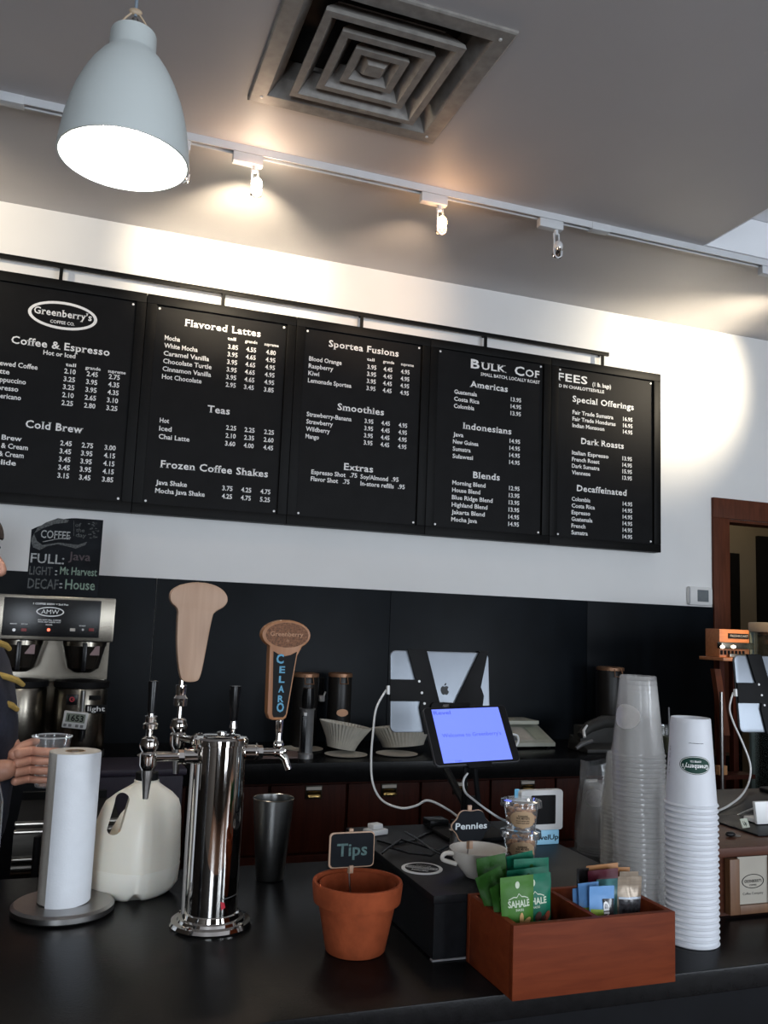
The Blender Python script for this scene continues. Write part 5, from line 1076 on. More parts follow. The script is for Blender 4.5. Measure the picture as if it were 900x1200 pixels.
# ---- nut tubs
NUT = mat('nut_brown', (0.42, 0.21, 0.09), 0.6, var=0.4, vs=60)
def tub(cx_, cy_, z0, s_, label):
    t = thing('nut_tub', (cx_, cy_, z0), label, 'tub', 'clear tubs of nuts')
    hh = 0.037 * s_; rt_, rb_ = 0.0275 * s_, 0.0225 * s_
    mk('cup', B().lathe([(0, 0.001), (rb_, 0.001), (rt_, hh), (rt_ + 0.002, hh)], (cx_, cy_, z0), 32), CLEARB, t, normals=False)
    mk('lid', B().lathe([(0, hh + 0.006), (rt_ * 0.85, hh + 0.006), (rt_ * 0.92, hh + 0.010), (rt_ + 0.005, hh + 0.008), (rt_ + 0.006, hh - 0.002), (rt_ + 0.003, hh - 0.003)], (cx_, cy_, z0), 40, fn=lambda a, z: 1 + 0.008 * math.sin(a * 36)), CLEARB, t, normals=False)
    rn = random.Random(int(z0 * 999)); b = B()
    for k in range(70):
        a = rn.random() * 2 * PI; z = 0.006 + rn.random() * (hh - 0.010); rr_ = (rb_ + (rt_ - rb_) * z / hh - 0.006) * math.sqrt(0.3 + 0.7 * rn.random())
        b.sph((cx_ + rr_ * math.cos(a), cy_ + rr_ * math.sin(a), z0 + z), 0.0048, (1 + rn.random() * 0.5, 0.8 + 0.4 * rn.random(), 0.8), 6)
    mk('nuts', b, NUT, t)['kind'] = 'stuff'
    a0 = R(-112); b = B().grid(lambda u, v: (lambda e, q: Vector((cx_ + (rb_ + (rt_ - rb_) * q + 0.0006) * math.cos(e), cy_ + (rb_ + (rt_ - rb_) * q + 0.0006) * math.sin(e), z0 + 0.001 + hh * q)))(a0 + (u - 0.5) * 1.7 * math.sqrt(max(0, 1 - (2 * v - 1) ** 2)), 0.10 + 0.74 * v), 14, 12)
    lb_ = mk('kraft_label', b, mat('kraft_tan', (0.42, 0.28, 0.16), 0.7), t)
    b = B()
    for k, s2 in enumerate(('SUNSHINE', 'TRAIL MIX NUTS', 'almonds cashews raisins', 'roasted and salted')):
        zc_ = 0.60 - k * 0.09; text(b, s2, None or (0, 0, 0), X1, Z1, (0.0034 if k < 2 else 0.0024), 0.018 + 0.008 * (k > 0), 'c', 0.02, mapf=lambda x, y, zc_=zc_: Vector((cx_ + (rb_ + (rt_ - rb_) * zc_ + 0.0010) * math.cos(a0 + x / rt_), cy_ + (rb_ + (rt_ - rb_) * zc_ + 0.0010) * math.sin(a0 + x / rt_), z0 + hh * zc_ + y)))
    mk('label_lettering', b, BLKM, lb_, flat=True, normals=False)['kind'] = 'stuff'
    return hh
p = oz(615, 1010, RZ); nx, ny = p.x + 0.002, p.y + 0.02
s_ = 1.12
hh = tub(nx, ny, RZ, s_, 'clear tub of nuts at the bottom of the pair, behind the snack bags')
tub(nx, ny, RZ + hh + 0.0105, s_, 'clear tub of nuts with kraft label, stacked on the other tub')
# ---- card terminal
Yt = 1.512; a, c = oy(607, 925, Yt), oy(655, 970, Yt); x0, x1, z1, z0 = a.x, c.x, a.z, c.z
t = thing('card_terminal', ((x0 + x1) / 2, Yt, RZ), 'white-framed card terminal with black screen on a light blue foot', 'terminal')
mk('frame', B().prism(rrect(x1 - x0, z1 - z0, 0.006, 5), ((x0 + x1) / 2, Yt, (z0 + z1) / 2), X1, Z1, 0.014, 0.002), WHITEP, t)
mk('screen', B().prism(rrect((x1 - x0) * 0.58, (z1 - z0) * 0.72, 0.002), ((x0 + x1) / 2 + 0.002, Yt - 0.0142, (z0 + z1) / 2 + 0.001), X1, Z1, 0.001), BLK, t)
mk('side_glow', B().box(x0 + 0.001, x0 + 0.010, Yt + 0.0005, Yt + 0.016, z0 + 0.004, z1 - 0.002, 0.002), mat('ice_blue_plastic', (0.25, 0.45, 0.60), 0.3, emit=(0.1, 0.4, 0.7), es=0.3), t)
ft = mk('foot', B().box(x0 + 0.03, x1 - 0.004, Yt - 0.008, Yt + 0.03, RZ + 0.0005, z0 - 0.001, 0.003), mat('pale_blue_plastic', (0.35, 0.55, 0.68), 0.3, emit=(0.15, 0.45, 0.7), es=0.15), t)
b = B(); text(b, 'LevelUp', (x1 - 0.006, Yt - 0.0085, RZ + 0.010), X1, Z1, 0.009, 0.055, 'r', 0.02); mk('lettering', b, BLKM, ft, flat=True, normals=False)
mk('base_plate', B().box(x0 + 0.01, x1, Yt + 0.031, Yt + 0.06, RZ + 0.0005, RZ + 0.006, 0.002), mat('blue_pad', (0.12, 0.20, 0.30), 0.4), t)
# ---- wooden snack crate
BX0, BX1, BY0, BY1, BZT = 0.605, 0.871, 1.108, 1.254, 1.168
t = thing('snack_crate', ((BX0 + BX1) / 2, (BY0 + BY1) / 2, CT), 'reddish-brown wooden two-compartment crate full of snack bags and bars', 'crate')
th = 0.010; DVX = oz(685, 1067, 1.165).x
mk('front_board', B().box(BX0, BX1, BY0, BY0 + th, CT + 0.0008, BZT, 0.001), CRATE, t)
mk('back_board', B().box(BX0, BX1, BY1 - th, BY1, CT + 0.0008, BZT, 0.001), CRATE, t)
mk('side_board', B().box(BX0 + 0.0002, BX0 + th, BY0 + th + 0.0002, BY1 - th - 0.0002, CT + 0.0008, BZT, 0.001), CRATE, t)
mk('side_board', B().box(BX1 - th, BX1 - 0.0002, BY0 + th + 0.0002, BY1 - th - 0.0002, CT + 0.0008, BZT, 0.001), CRATE, t)
mk('divider', B().box(DVX - 0.004, DVX + 0.004, BY0 + th + 0.0002, BY1 - th - 0.0002, CT + 0.008, BZT - 0.002, 0.001), CRATE, t)
mk('bottom', B().box(BX0 + th + 0.0002, BX1 - th - 0.0002, BY0 + th + 0.0002, BY1 - th - 0.0002, CT + 0.0008, CT + 0.007), CRATE, t)
LG = mat('leaf_green_foil', (0.045, 0.15, 0.018), 0.42, spec=0.25, var=0.15, vs=30, bump=0.3, bs=60); DG = mat('dark_green_foil', (0.020, 0.080, 0.010), 0.42, spec=0.25, var=0.15, vs=30, bump=0.3, bs=60)
TEAL = mat('teal_foil', (0.002, 0.125, 0.068), 0.42, spec=0.25, var=0.15, vs=30, bump=0.3, bs=60)
def pouch(name, o, ux, uy, w_, h_, T, m, label, cat, group, word=None, wy=0.42, pic=None, crimp=0.20, twist=0.0):
    o = Vector(o); ux = Vector(ux).normalized(); uy = Vector(uy); uy = (uy - ux * uy.dot(ux)).normalized(); n = ux.cross(uy)
    def surf(u, v, s):
        body = 1 - crimp
        if v < body: th_ = T * (max(0, math.sin(PI * min(1, v / body))) ** 0.6) * (max(0, math.cos(PI * (u - 0.5))) ** 0.6)
        else: th_ = 0.0006 + 0.0005 * math.sin((v - body) * 170)
        wr = 1 - 0.06 * math.sin(PI * min(1, v / body))
        bend = twist * (v ** 2)
        return o + ux * ((u - 0.5) * w_ * wr) + uy * (v * h_) + n * (s * th_ * 0.5 + bend + 0.0012 * noise.noise(Vector((u * 4, v * 5, hash(name + str(round(w_ * 1e4))) % 7))) * (1 if s > 0 else 1))
    b = B(); nu, nv = 10, 22
    gs = []
    for s in (1, -1): gs.append([[b.bm.verts.new(surf(i / nu, j / nv, s)) for i in range(nu + 1)] for j in range(nv + 1)])
    for g, fl in ((gs[0], 0), (gs[1], 1)):
        for j in range(nv):
            for i in range(nu):
                q = [g[j][i], g[j][i + 1], g[j + 1][i + 1], g[j + 1][i]]; b.face(q[::-1] if fl else q)
    bmesh.ops.remove_doubles(b.bm, verts=b.bm.verts, dist=0.00005)
    f, g = gs
    root = thing(name, o, label, cat, group)
    mk('wrapper', b, m, root, ang=1.2, normals=False)
    mp = lambda cx_, cy_, lift=0.0006: (lambda x, y: surf(min(1, max(0, 0.5 + (cx_ + x) / w_)), min(1, max(0, (cy_ + y) / h_)), 1) + n * lift)
    return root, mp, n
def pw(root, mp, word, cy_, h, wd, m, name='lettering'):
    b = B(); text(b, word, (0, 0, 0), X1, Z1, h, wd, 'c', 0.03, mapf=mp(0, cy_)); lw_ = mk(name, b, m, root, flat=True, normals=False); lw_['kind'] = 'stuff'
FI = mat('cream_print', (0.52, 0.60, 0.45), 0.5)
def bag(px0, px1, py, Y, hgt, m, label, lean=0.0, roll=0.0, word=True, nut=None, yaw=0.0, w_=None):
    a, c = oy(px0, py, Y), oy(px1, py, Y); w_ = w_ or (c.x - a.x) / math.cos(yaw); mx_ = (a.x + c.x) / 2
    ux = Matrix.Rotation(yaw, 3, 'Z') @ Vector((math.cos(roll), 0, math.sin(roll)))
    uy = Vector((-math.sin(roll), lean, math.cos(roll))).normalized()
    o = Vector((mx_, Y, a.z)) - uy * hgt
    root, mp, n = pouch('snack_bag', o, ux, uy, w_, hgt, 0.016, m, label, 'snack bag', 'snack bags in the crate', crimp=0.14)
    if word:
        pw(root, mp, 'SAHALE', hgt * 0.66, 0.0085, w_ * 0.66, FI); 
        b = B(); text(b, 'SNACKS', (0, 0, 0), X1, Z1, 0.003, w_ * 0.24, 'c', 0.02, mapf=mp(0, hgt * 0.615)); k_ = mp(0, hgt * 0.75)
        pk = [(-0.016, 0), (-0.008, 0.003), (-0.003, 0.0025), (0.001, 0.007), (0.005, 0.003), (0.010, 0.0025), (0.016, 0)]
        for i in range(len(pk) - 1):
            v = [b.bm.verts.new(k_(x, y)) for x, y in (pk[i], pk[i + 1], (pk[i + 1][0], pk[i + 1][1] - 0.0012), (pk[i][0], pk[i][1] - 0.0012))]; b.face(v)
        mk('small_print', b, FI, root, flat=True, normals=False)['kind'] = 'stuff'
    b = B(); k_ = mp(0, hgt * 0.90); v = [b.bm.verts.new(k_(0.0035 * math.cos(a_) , 0.005 * math.sin(a_))) for a_ in [2 * PI * i / 12 for i in range(12)]]; b.face(v); mk('hang_hole_mark', b, FI if word else DG, root, flat=True, normals=False)
    if nut:
        for (cx_, cy_, rx_, ry_, m_) in nut:
            b = B(); k_ = mp(cx_ * w_, cy_ * hgt, 0.0012); v = [b.bm.verts.new(k_(rx_ * math.cos(a_), ry_ * math.sin(a_) + 0.4 * rx_ * math.cos(a_))) for a_ in [2 * PI * i / 16 for i in range(16)]]; b.face(v)
            mk('nut_picture', b, m_, root, flat=True, normals=False)
    return root
NB = mat('cashew_print', (0.55, 0.33, 0.12), 0.5, var=0.3); DB = mat('dark_fruit_print', (0.09, 0.03, 0.02), 0.5, var=0.3); RF = mat('red_fruit_print', (0.35, 0.07, 0.03), 0.5, var=0.3)
bag(558, 592, 1004, 1.230, 0.135, DG, 'leaf-green snack bag at the back left corner of the crate', word=False, roll=0.12)
bag(593, 624, 1001, 1.243, 0.135, TEAL, 'teal snack bag at the very back, its top tilted up to the right', roll=0.16, word=False)
bag(602, 643, 1007, 1.222, 0.130, TEAL, 'teal snack bag standing second from the back, flat top edge', word=False)
bag(594, 643, 1019, 1.205, 0.120, TEAL, 'wide teal snack bag in the middle of the bag row', roll=0.05, word=False)
bag(553, 590, 1023, 1.196, 0.115, DG, 'dark green snack bag leaning left at the side of the crate', roll=0.36, word=False, w_=0.044)
bag(571, 598, 1036, 1.172, 0.105, DG, 'narrow dark green snack bag turned sideways behind the front green bag', roll=0.22, word=False, yaw=0.35, w_=0.036)
bag(603, 645, 1026, 1.172, 0.118, TEAL, 'teal snack bag with white lettering and fruit picture, front right', roll=0.05, nut=[(0.05, 0.52, 0.006, 0.006, DB), (0.34, 0.51, 0.006, 0.006, RF), (0.2, 0.48, 0.005, 0.005, DB)])
bag(586, 625, 1028, 1.148, 0.118, LG, 'bright green snack bag with white lettering and cashew picture, foremost', roll=0.04, nut=[(0.04, 0.52, 0.0035, 0.009, NB), (0.2, 0.48, 0.009, 0.005, NB)])
# bars
SKY = mat('sky_blue_wrapper', (0.13, 0.30, 0.58), 0.4, spec=0.3, var=0.08, bump=0.2); CLW = mat('see_through_dark_wrapper', (0.04, 0.04, 0.045), 0.2, var=0.8, vs=150)
TQ = mat('pale_teal_wrapper', (0.11, 0.32, 0.33), 0.35, var=0.08, bump=0.2); TAUPE = mat('taupe_foil', (0.23, 0.18, 0.13), 0.3, 0.3, var=0.15, stretch=(1, 1, 12), vs=30)
MAR = mat('maroon_wrapper', (0.09, 0.006, 0.018), 0.35, var=0.2, bump=0.2); ORW = mat('orange_tan_wrapper', (0.42, 0.19, 0.07), 0.4, var=0.15, bump=0.2); BKW = mat('black_wrapper', (0.014, 0.012, 0.012), 0.35, var=0.2)
LIME = mat('lime_print', (0.25, 0.38, 0.03), 0.4); REDP = mat('red_print_bar', (0.40, 0.02, 0.015), 0.4)
def bar(px0, px1, py, Y, hgt, m, label, roll=0.0, yaw=0.0, kind=None, lean=0.0, twist=0.0):
    a, c = oy(px0, py, Y), oy(px1, py, Y); w_ = (c.x - a.x); mx_ = (a.x + c.x) / 2
    ux = Matrix.Rotation(yaw, 3, 'Z') @ Vector((math.cos(roll), 0, math.sin(roll))); uy = Vector((-math.sin(roll), lean, math.cos(roll))).normalized()
    o = Vector((mx_, Y, a.z)) - uy * hgt
    root, mp, n = pouch('snack_bar', o, ux, uy, w_, hgt, 0.013, m, label, 'snack bar', 'snack bars in the crate', crimp=0.16, twist=twist)
    def patch(nm, x0, x1, y0, y1, mm, lift=0.0007):
        k_ = mp(0, 0, lift); mk(nm, B().grid(lambda u, v: k_((x0 + (x1 - x0) * u) * w_, (y0 + (y1 - y0) * v) * hgt), 8, 10), mm, root, ang=1.2)
    if kind == 'blue':
        patch('see_through_window', 0.0, 0.47, 0.30, 0.84, CLW); patch('lime_band', -0.47, 0.0, 0.58, 0.72, LIME); patch('red_band', -0.47, 0.0, 0.42, 0.575, REDP)
        b = B(); k_ = mp(0.0, hgt * 0.43, 0.0014); text(b, 'KIND', (0, 0, 0), X1, Z1, 0.010, 0.042, 'l', 0.03, mapf=lambda x, y: k_(0.010 - y, x)); mk('lettering', b, INK, root, flat=True, normals=False)['kind'] = 'stuff'
    if kind == 'taupe':
        patch('see_through_window', -0.46, 0.46, 0.02, 0.72, CLW); patch('silver_line', -0.47, 0.47, 0.725, 0.75, ALU, 0.0010)
    return root
bar(676, 690, 1018, 1.236, 0.130, BKW, 'black-wrapped snack bar at the back left of the right compartment', roll=0.0)
bar(687, 724, 1014, 1.238, 0.135, ORW, 'orange-tan snack bar standing behind the maroon ones', roll=0.04)
bar(712, 738, 1017, 1.236, 0.130, ORW, 'orange-tan snack bar at the back, right of its twin', roll=-0.06)
bar(689, 724, 1020, 1.224, 0.128, MAR, 'maroon snack bar in the back row of the right compartment', roll=0.03)
bar(726, 748, 1022, 1.222, 0.128, TAUPE, 'taupe foil snack bar behind the front taupe one', roll=-0.05)
bar(699, 725, 1031, 1.200, 0.120, TQ, 'pale teal snack bar behind the blue ones', roll=0.0)
bar(671, 686, 1041, 1.186, 0.105, SKY, 'leftmost sky-blue snack bar, tilted against the divider', roll=0.06, kind='blue')
bar(679, 703, 1036, 1.166, 0.118, SKY, 'middle sky-blue snack bar with a twisted top', roll=0.04, kind='blue', twist=-0.004)
bar(692, 721, 1040, 1.146, 0.110, SKY, 'front sky-blue snack bar with white vertical lettering', roll=-0.03, kind='blue', twist=-0.003)
bar(724, 752, 1028, 1.160, 0.115, TAUPE, 'front taupe foil snack bar with a dark see-through window', roll=-0.04, kind='taupe')

# ---- cup stacks
def cup_mesh(r0, r1, h, bead, rings=False):
    """upside-down cup: rim (r0) down at z=0, base (r1) up at z=h"""
    p = [(r0 - 0.0012, 0.0012), (r0 + bead * 0.3, 0.0), (r0 + bead, bead * 0.8), (r0 + bead * 0.5, bead * 1.9), (r0 - 0.0004, bead * 2.2)]
    if rings: p += [(r0 - (r0 - r1) * 0.08, h * 0.09), (r0 - (r0 - r1) * 0.08 - 0.001, h * 0.10)]
    p += [(r1 + (r0 - r1) * 0.06, h * 0.94), (r1, h - 0.0015), (r1 - 0.001, h), (r1 - 0.0025, h - 0.0005), (r1 - 0.003, h - 0.006), (0, h - 0.006)]
    return p
HC = oy(812, 1070, 1.24); hcx, hcy = HC.x, 1.243
top_z = Zat(810, 841, hcy); hc = 0.143; n_h = 24; sp_ = (top_z - hc - CT) / (n_h - 1)
first = tag(mk('paper_cup', B().lathe(cup_mesh(0.0418, 0.0325, hc, 0.0022), (hcx, hcy, CT + 0.0006), 40), PCUP, ang=0.9), 'white paper cup nested upside down in the tall stack, below the printed top cup', 'paper cup', 'white paper cups in the stack')
ORD = ['', 'topmost', 'second', 'third', 'fourth', 'fifth', 'sixth', 'seventh', 'eighth', 'ninth', 'tenth', 'eleventh', 'twelfth', 'thirteenth', 'fourteenth', 'fifteenth', 'sixteenth', 'seventeenth', 'eighteenth', 'nineteenth', 'twentieth', '21st', '22nd', '23rd', '24th', '25th', '26th', '27th', '28th', '29th', '30th', '31st', '32nd', '33rd', '34th', '35th']
first['label'] = 'white paper cup at the very bottom of the tall paper cup stack'
for k in range(1, n_h): top = dup(first, (0, 0, sp_ * k), 'plain white paper cup rim, %s from the top of the paper cup stack' % ORD[n_h - k])
top['label'] = 'topmost white paper cup of the stack, green oval logo printed upside down'
zb_ = top.location.z
def conemap(cx_, cy_, z0, r0, r1, h, az, zc_, lift=0.0004, flip=True):
    def f(x, y):
        if flip: x, y = -x, -y
        z = zc_ + y; r_ = r0 + (r1 - r0) * (z - z0) / h + lift; a = az + x / r_
        return Vector((cx_ + r_ * math.cos(a), cy_ + r_ * math.sin(a), z))
    return f
az = R(-117); zl_ = Zat(818, 897, 1.21)
cm = lambda lift: conemap(hcx, hcy, zb_, 0.0418, 0.0325, hc, az, zl_, lift)
b = B(); f_ = cm(0.0004); prev = None
for rr_ in (0, 0.25, 0.5, 0.75, 1.0):
    if rr_ == 0: cur = [b.bm.verts.new(f_(0, 0))]
    else: cur = [b.bm.verts.new(f_(0.0265 * rr_ * math.cos(a_), 0.0148 * rr_ * math.sin(a_))) for a_ in [2 * PI * i / 32 for i in range(32)]]
    if prev:
        for i in range(32):
            if len(prev) == 1: b.face([prev[0], cur[i], cur[(i + 1) % 32]])
            else: b.face([prev[i], cur[i], cur[(i + 1) % 32], prev[(i + 1) % 32]])
    prev = cur
lg = mk('logo', b, GREENINK, top, ang=1.2)
b = B(); f_ = cm(0.0008); o1 = [f_(0.0253 * math.cos(a_), 0.0138 * math.sin(a_)) for a_ in [2 * PI * i / 32 for i in range(32)]]; o2 = [f_(0.0245 * math.cos(a_), 0.0131 * math.sin(a_)) for a_ in [2 * PI * i / 32 for i in range(32)]]
v1 = [b.bm.verts.new(v) for v in o1]; v2 = [b.bm.verts.new(v) for v in o2]
for i in range(32): b.face([v1[i], v1[(i + 1) % 32], v2[(i + 1) % 32], v2[i]])
text(b, "Greenberry's", (0, 0, 0), X1, Z1, 0.0072, 0.044, 'c', 0.02, 0.05, mapf=lambda x, y: f_(x, y - 0.001)); text(b, 'COFFEE CO.', (0, 0, 0), X1, Z1, 0.0028, 0.018, 'c', 0.02, mapf=lambda x, y: f_(x, y - 0.0075))
mk('logo_lettering', b, INK, lg, flat=True, normals=False)['kind'] = 'stuff'
b = B(); text(b, 'CAUTION CONTENTS ARE HOT PLEASE', (0, 0, 0), X1, Z1, 0.0011, 0.024, 'c', 0.04, mapf=conemap(hcx, hcy, zb_, 0.0418, 0.0325, hc, az + 0.05, Zat(820, 871, 1.21), 0.0006)); mk('small_print', b, BLK, top, flat=True, normals=False)['kind'] = 'stuff'
b = B(); text(b, '18 22  45 10', (0, 0, 0), X1, Z1, 0.0025, 0.045, 'c', 0.03, mapf=lambda x, y: conemap(hcx, hcy, zb_, 0.0418, 0.0325, hc, R(-190), Zat(792, 895, 1.21), 0.0006)(y, x)); mk('side_print', b, mat('grey_print', (0.3, 0.3, 0.3), 0.5), top, flat=True, normals=False)['kind'] = 'stuff'

def clear_stack(px, Y, r0, r1, h, n, pytop, label, toplabel, group, dx=0.0):
    p = oy(px, 1000, Y); z1 = Zat(px - 5, pytop, Y); sp = (z1 - h - CT) / (n - 1)
    f0 = tag(mk('clear_cup', B().lathe(cup_mesh(r0, r1, h, 0.0020, True), (p.x, Y, CT + 0.0006), 32), CLEAR, ang=0.9, normals=False), label, 'plastic cup', group)
    last = f0
    f0['label'] = label % 'bottommost'
    for k in range(1, n): last = dup(f0, (0.0006 * math.sin(k * 1.7) + dx * k, 0.0005 * math.cos(k * 2.3), sp * k), label % (ORD[n - k] + ' from the top'))
    last['label'] = toplabel; return last, p.x, Y, r0, r1, h
last, ax_, ay_, r0, r1, h = clear_stack(753, 1.365, 0.0475, 0.0325, 0.142, 34, 792, 'clear plastic cup in the tallest cup tower, %s', 'topmost clear plastic cup of the tallest tower', 'clear cups in the tallest tower', dx=-0.0003)
def round_print(last, ay, r0, r1, h, azd, dz, rw):
    b = B(); f_ = conemap(last.location.x, ay, last.location.z, r0, r1, h, azd, last.location.z + dz, 0.0006)
    prev = None
    for rr_ in (0, 0.5, 1.0):
        cur = [b.bm.verts.new(f_(0, 0))] if rr_ == 0 else [b.bm.verts.new(f_(rw * rr_ * math.cos(a_), rw * 0.8 * rr_ * math.sin(a_))) for a_ in [2 * PI * i / 24 for i in range(24)]]
        if prev:
            for i in range(24): b.face([prev[0], cur[i], cur[(i + 1) % 24]] if len(prev) == 1 else [prev[i], cur[i], cur[(i + 1) % 24], prev[(i + 1) % 24]])
        prev = cur
    mk('round_print', b, clear('frosted_print', (0.8, 0.77, 0.74), 0.6, 0.02, 0.4), last, ang=1.2)
round_print(last, ay_, r0, r1, h, R(-158), 0.070, 0.027)
clear_stack(728, 1.60, 0.0415, 0.030, 0.105, 18, 882, 'small clear plastic cup in the middle stack, %s', 'topmost small clear cup of the middle stack', 'clear cups in the middle stack')
last, sx_, sy_, r0, r1, h = clear_stack(700, 1.775, 0.044, 0.032, 0.11, 9, 917, 'clear plastic cup in the bagged short stack, %s', 'topmost clear cup of the bagged stack', 'clear cups in the bagged stack')
round_print(last, sy_, r0, r1, h, R(-135), 0.080, 0.024)
zt_ = Zat(685, 894, 1.775) - CT
t = thing('plastic_sleeve', (sx_, sy_, CT), 'clear crinkled plastic sleeve over the shortest stack of clear cups', 'bag')
def slv(u, v):
    a = 2 * PI * u; r_ = 0.0535 * (1 - 0.28 * v) + 0.003 * noise.noise(Vector((math.cos(a) * 2, math.sin(a) * 2, v * 5))) + 0.0012 * math.sin(a * 9 + v * 8)
    return Vector((sx_ + r_ * math.cos(a), sy_ + r_ * math.sin(a), CT + 0.001 + zt_ * v + 0.004 * v * math.sin(a * 3)))
mk('film', B().grid(slv, 40, 14), clear('sleeve_film', (0.8, 0.82, 0.85), 0.07, 0.16, 0.12), t, ang=1.2, normals=False)
b = B()
for az0, z0_, dz_, da in ((-1.85, 0.86, 0, 0.5), (-1.75, 0.93, -0.20, 0), (-1.6, 0.82, -0.09, 0), (-1.6, 0.81, 0, 0.4), (-1.62, 0.74, 0, 0.3)):
    P = [slv(((az0 + da * q / 6) / (2 * PI)) % 1, z0_ + dz_ * q / 6) for q in range(7)]; P = [Vector((sx_ + (p.x - sx_) * 1.02, sy_ + (p.y - sy_) * 1.02, p.z)) for p in P]; b.tube(P, 0.0005, 4)
mk('printed_lines', b, INK, t)['kind'] = 'stuff'
# sleeve of lids at the left frame edge
lx = oy(5, 1000, 1.32).x - 0.058
t = thing('lid_sleeve', (lx, 1.32, CT), 'clear plastic sleeve of dark lids, cut off by the left edge', 'bag')
mk('film', B().lathe([(0.05, 0.001), (0.052, 0.05), (0.050, 0.12), (0.0525, 0.17), (0.050, 0.24), (0.040, 0.285), (0.01, 0.30)], (lx, 1.32, CT), 36, fn=lambda a, z: 1 + 0.03 * math.sin(a * 7 + z * 60)), clear('dim_film', (0.5, 0.52, 0.55), 0.18, 0.2, 0.15), t, ang=1.2, normals=False)
for k in range(18): mk('lid', B().lathe([(0, 0.003), (0.034, 0.003), (0.036, 0.007), (0.046, 0.006), (0.047, 0.0), (0.045, 0.0)], (lx, 1.32, CT + 0.002 + 0.014 * k), 24), BLK, t, normals=False)

# ---- right-hand wooden till stand, its sign and things on it
KZ = 1.190; KX0, KX1, KY0, KY1 = 1.09, 1.95, 1.332, 1.555
BRN = wood('brown_till_wood', (0.055, 0.017, 0.009), (0.09, 0.03, 0.015), 0.45, (3, 20, 30), spec=0.2)
t = thing('till_stand', ((KX0 + KX1) / 2, (KY0 + KY1) / 2, CT), 'brown wooden till stand on the counter, right of the paper cup stack', 'stand')
mk('top', B().box(KX0 - 0.006, KX1, KY0 - 0.006, KY1, KZ - 0.016, KZ, 0.002), BRN, t)
mk('body', B().box(KX0, KX1 - 0.004, KY0 + 0.002, KY1 - 0.002, CT + 0.0008, KZ - 0.0165), BRN, t)
yf = KY0 - 0.0005; a, c = oy(849, 1005, yf), oy(861, 1063, yf); e = oy(896, 1060, yf)
TAN = wood('tan_frame_wood', (0.11, 0.048, 0.020), (0.16, 0.075, 0.032), 0.5, (20, 20, 3))
ft_, fb_ = KZ - 0.018, CT + 0.006
sx0, sx1 = a.x, e.x + (c.x - a.x)
t = thing('sign_holder', ((sx0 + sx1) / 2, yf, CT), 'small tan wooden sign holder with printed card on the till stand front', 'sign')
mk('back', B().box(sx0, sx1, yf - 0.006, yf - 0.0005, fb_, ft_), TAN, t)
mk('frame_side', B().box(sx0, c.x, yf - 0.014, yf - 0.0062, fb_, ft_, 0.001), TAN, t); mk('frame_side', B().box(e.x, sx1, yf - 0.014, yf - 0.0062, fb_, ft_, 0.001), TAN, t)
zc0 = oy(870, 1058, yf).z
mk('frame_bottom', B().box(c.x + 0.0002, e.x - 0.0002, yf - 0.014, yf - 0.0062, fb_, zc0, 0.001), TAN, t)
cdd = mk('card', B().box(c.x + 0.0003, e.x - 0.0003, yf - 0.0085, yf - 0.0065, zc0 + 0.0002, ft_ + 0.002), mat('card_cream', (0.34, 0.31, 0.26), 0.7, var=0.05), t)
b = B(); q = ((c.x + e.x) / 2, yf - 0.0088, oy(877, 1031, yf).z); wq = e.x - c.x
ring2(b, ell(wq * 0.37, 0.0125, 32), ell(wq * 0.34, 0.0112, 32), q, X1, Z1); text(b, "GREENBERRY'S", (q[0], q[1], q[2] - 0.002), X1, Z1, 0.0048, wq * 0.58, 'c', 0.02, 0.05); text(b, 'COFFEE', (q[0], q[1], q[2] - 0.008), X1, Z1, 0.0028, wq * 0.24, 'c', 0.02); text(b, 'Coffee Company', (q[0], q[1], q[2] - 0.023), X1, Z1, 0.0042, wq * 0.68, 'c', 0.0)
mk('card_lettering', b, BLK, cdd, flat=True, normals=False)['kind'] = 'stuff'
mx0 = oz(862, 972, KZ).x
tag(mk('counter_mat', B().box(mx0, KX1 - 0.02, KY0 + 0.055, KY1 - 0.004, KZ + 0.0005, KZ + 0.004, 0.001), RISER), 'dark grey rubber mat on the brown till stand', 'mat')
t = thing('rear_riser', (1.62, 1.69, CT), 'second low black box behind the till stand, under the right tablet', 'riser')
mk('top', B().box(1.32, 1.95, 1.562, 1.825, KZ - 0.012, KZ, 0.001), RISER, t); mk('body', B().box(1.325, 1.945, 1.566, 1.82, CT + 0.0008, KZ - 0.0125), RISER, t)
p = oz(856, 981, KZ); t = thing('key_fob', (p.x, p.y, KZ), 'small black oval key fob on the brown till stand top', 'fob')
mk('shell', B().sph((p.x, p.y, KZ + 0.0055), 0.010, (1.1, 0.7, 0.5), 16), BLK, t); mk('ring', B().tube([(p.x + 0.016 + 0.006 * math.cos(q), p.y + 0.005 * math.sin(q), KZ + 0.0015) for q in [2 * PI * i / 14 for i in range(14)]], 0.0009, 6, closed=True), DSTEEL, t)
KM = KZ + 0.0045
p = oz(879, 972, KM); M = Matrix.Translation(p) @ Matrix.Rotation(R(12), 4, 'Z') @ Matrix.Rotation(R(-22), 4, 'X')
t = thing('small_card', p, 'small pale green card with dark scribble, leaning on the mat', 'card')
mk('board', B().box(-0.012, 0.010, 0.006, 0.0075, 0.0045, 0.022, 0, M), mat('pale_green_card', (0.42, 0.44, 0.36), 0.7), t); b = B(); text(b, 'Up', M @ Vector((-0.002, 0.0057, 0.009)), M.to_3x3() @ X1, M.to_3x3() @ Z1, 0.008, 0.010, 'c', 0.03); mk('scribble', b, BLKM, t, flat=True, normals=False)
a, c = oy(883, 938, 1.47), oy(890, 979, 1.44)
P4 = [oy(882, 939, 1.46), oy(889, 978, 1.45)]; w_ = 0.07; dxx = P4[1] - P4[0]
zb2 = KM + 0.001; hh = P4[0].z - zb2
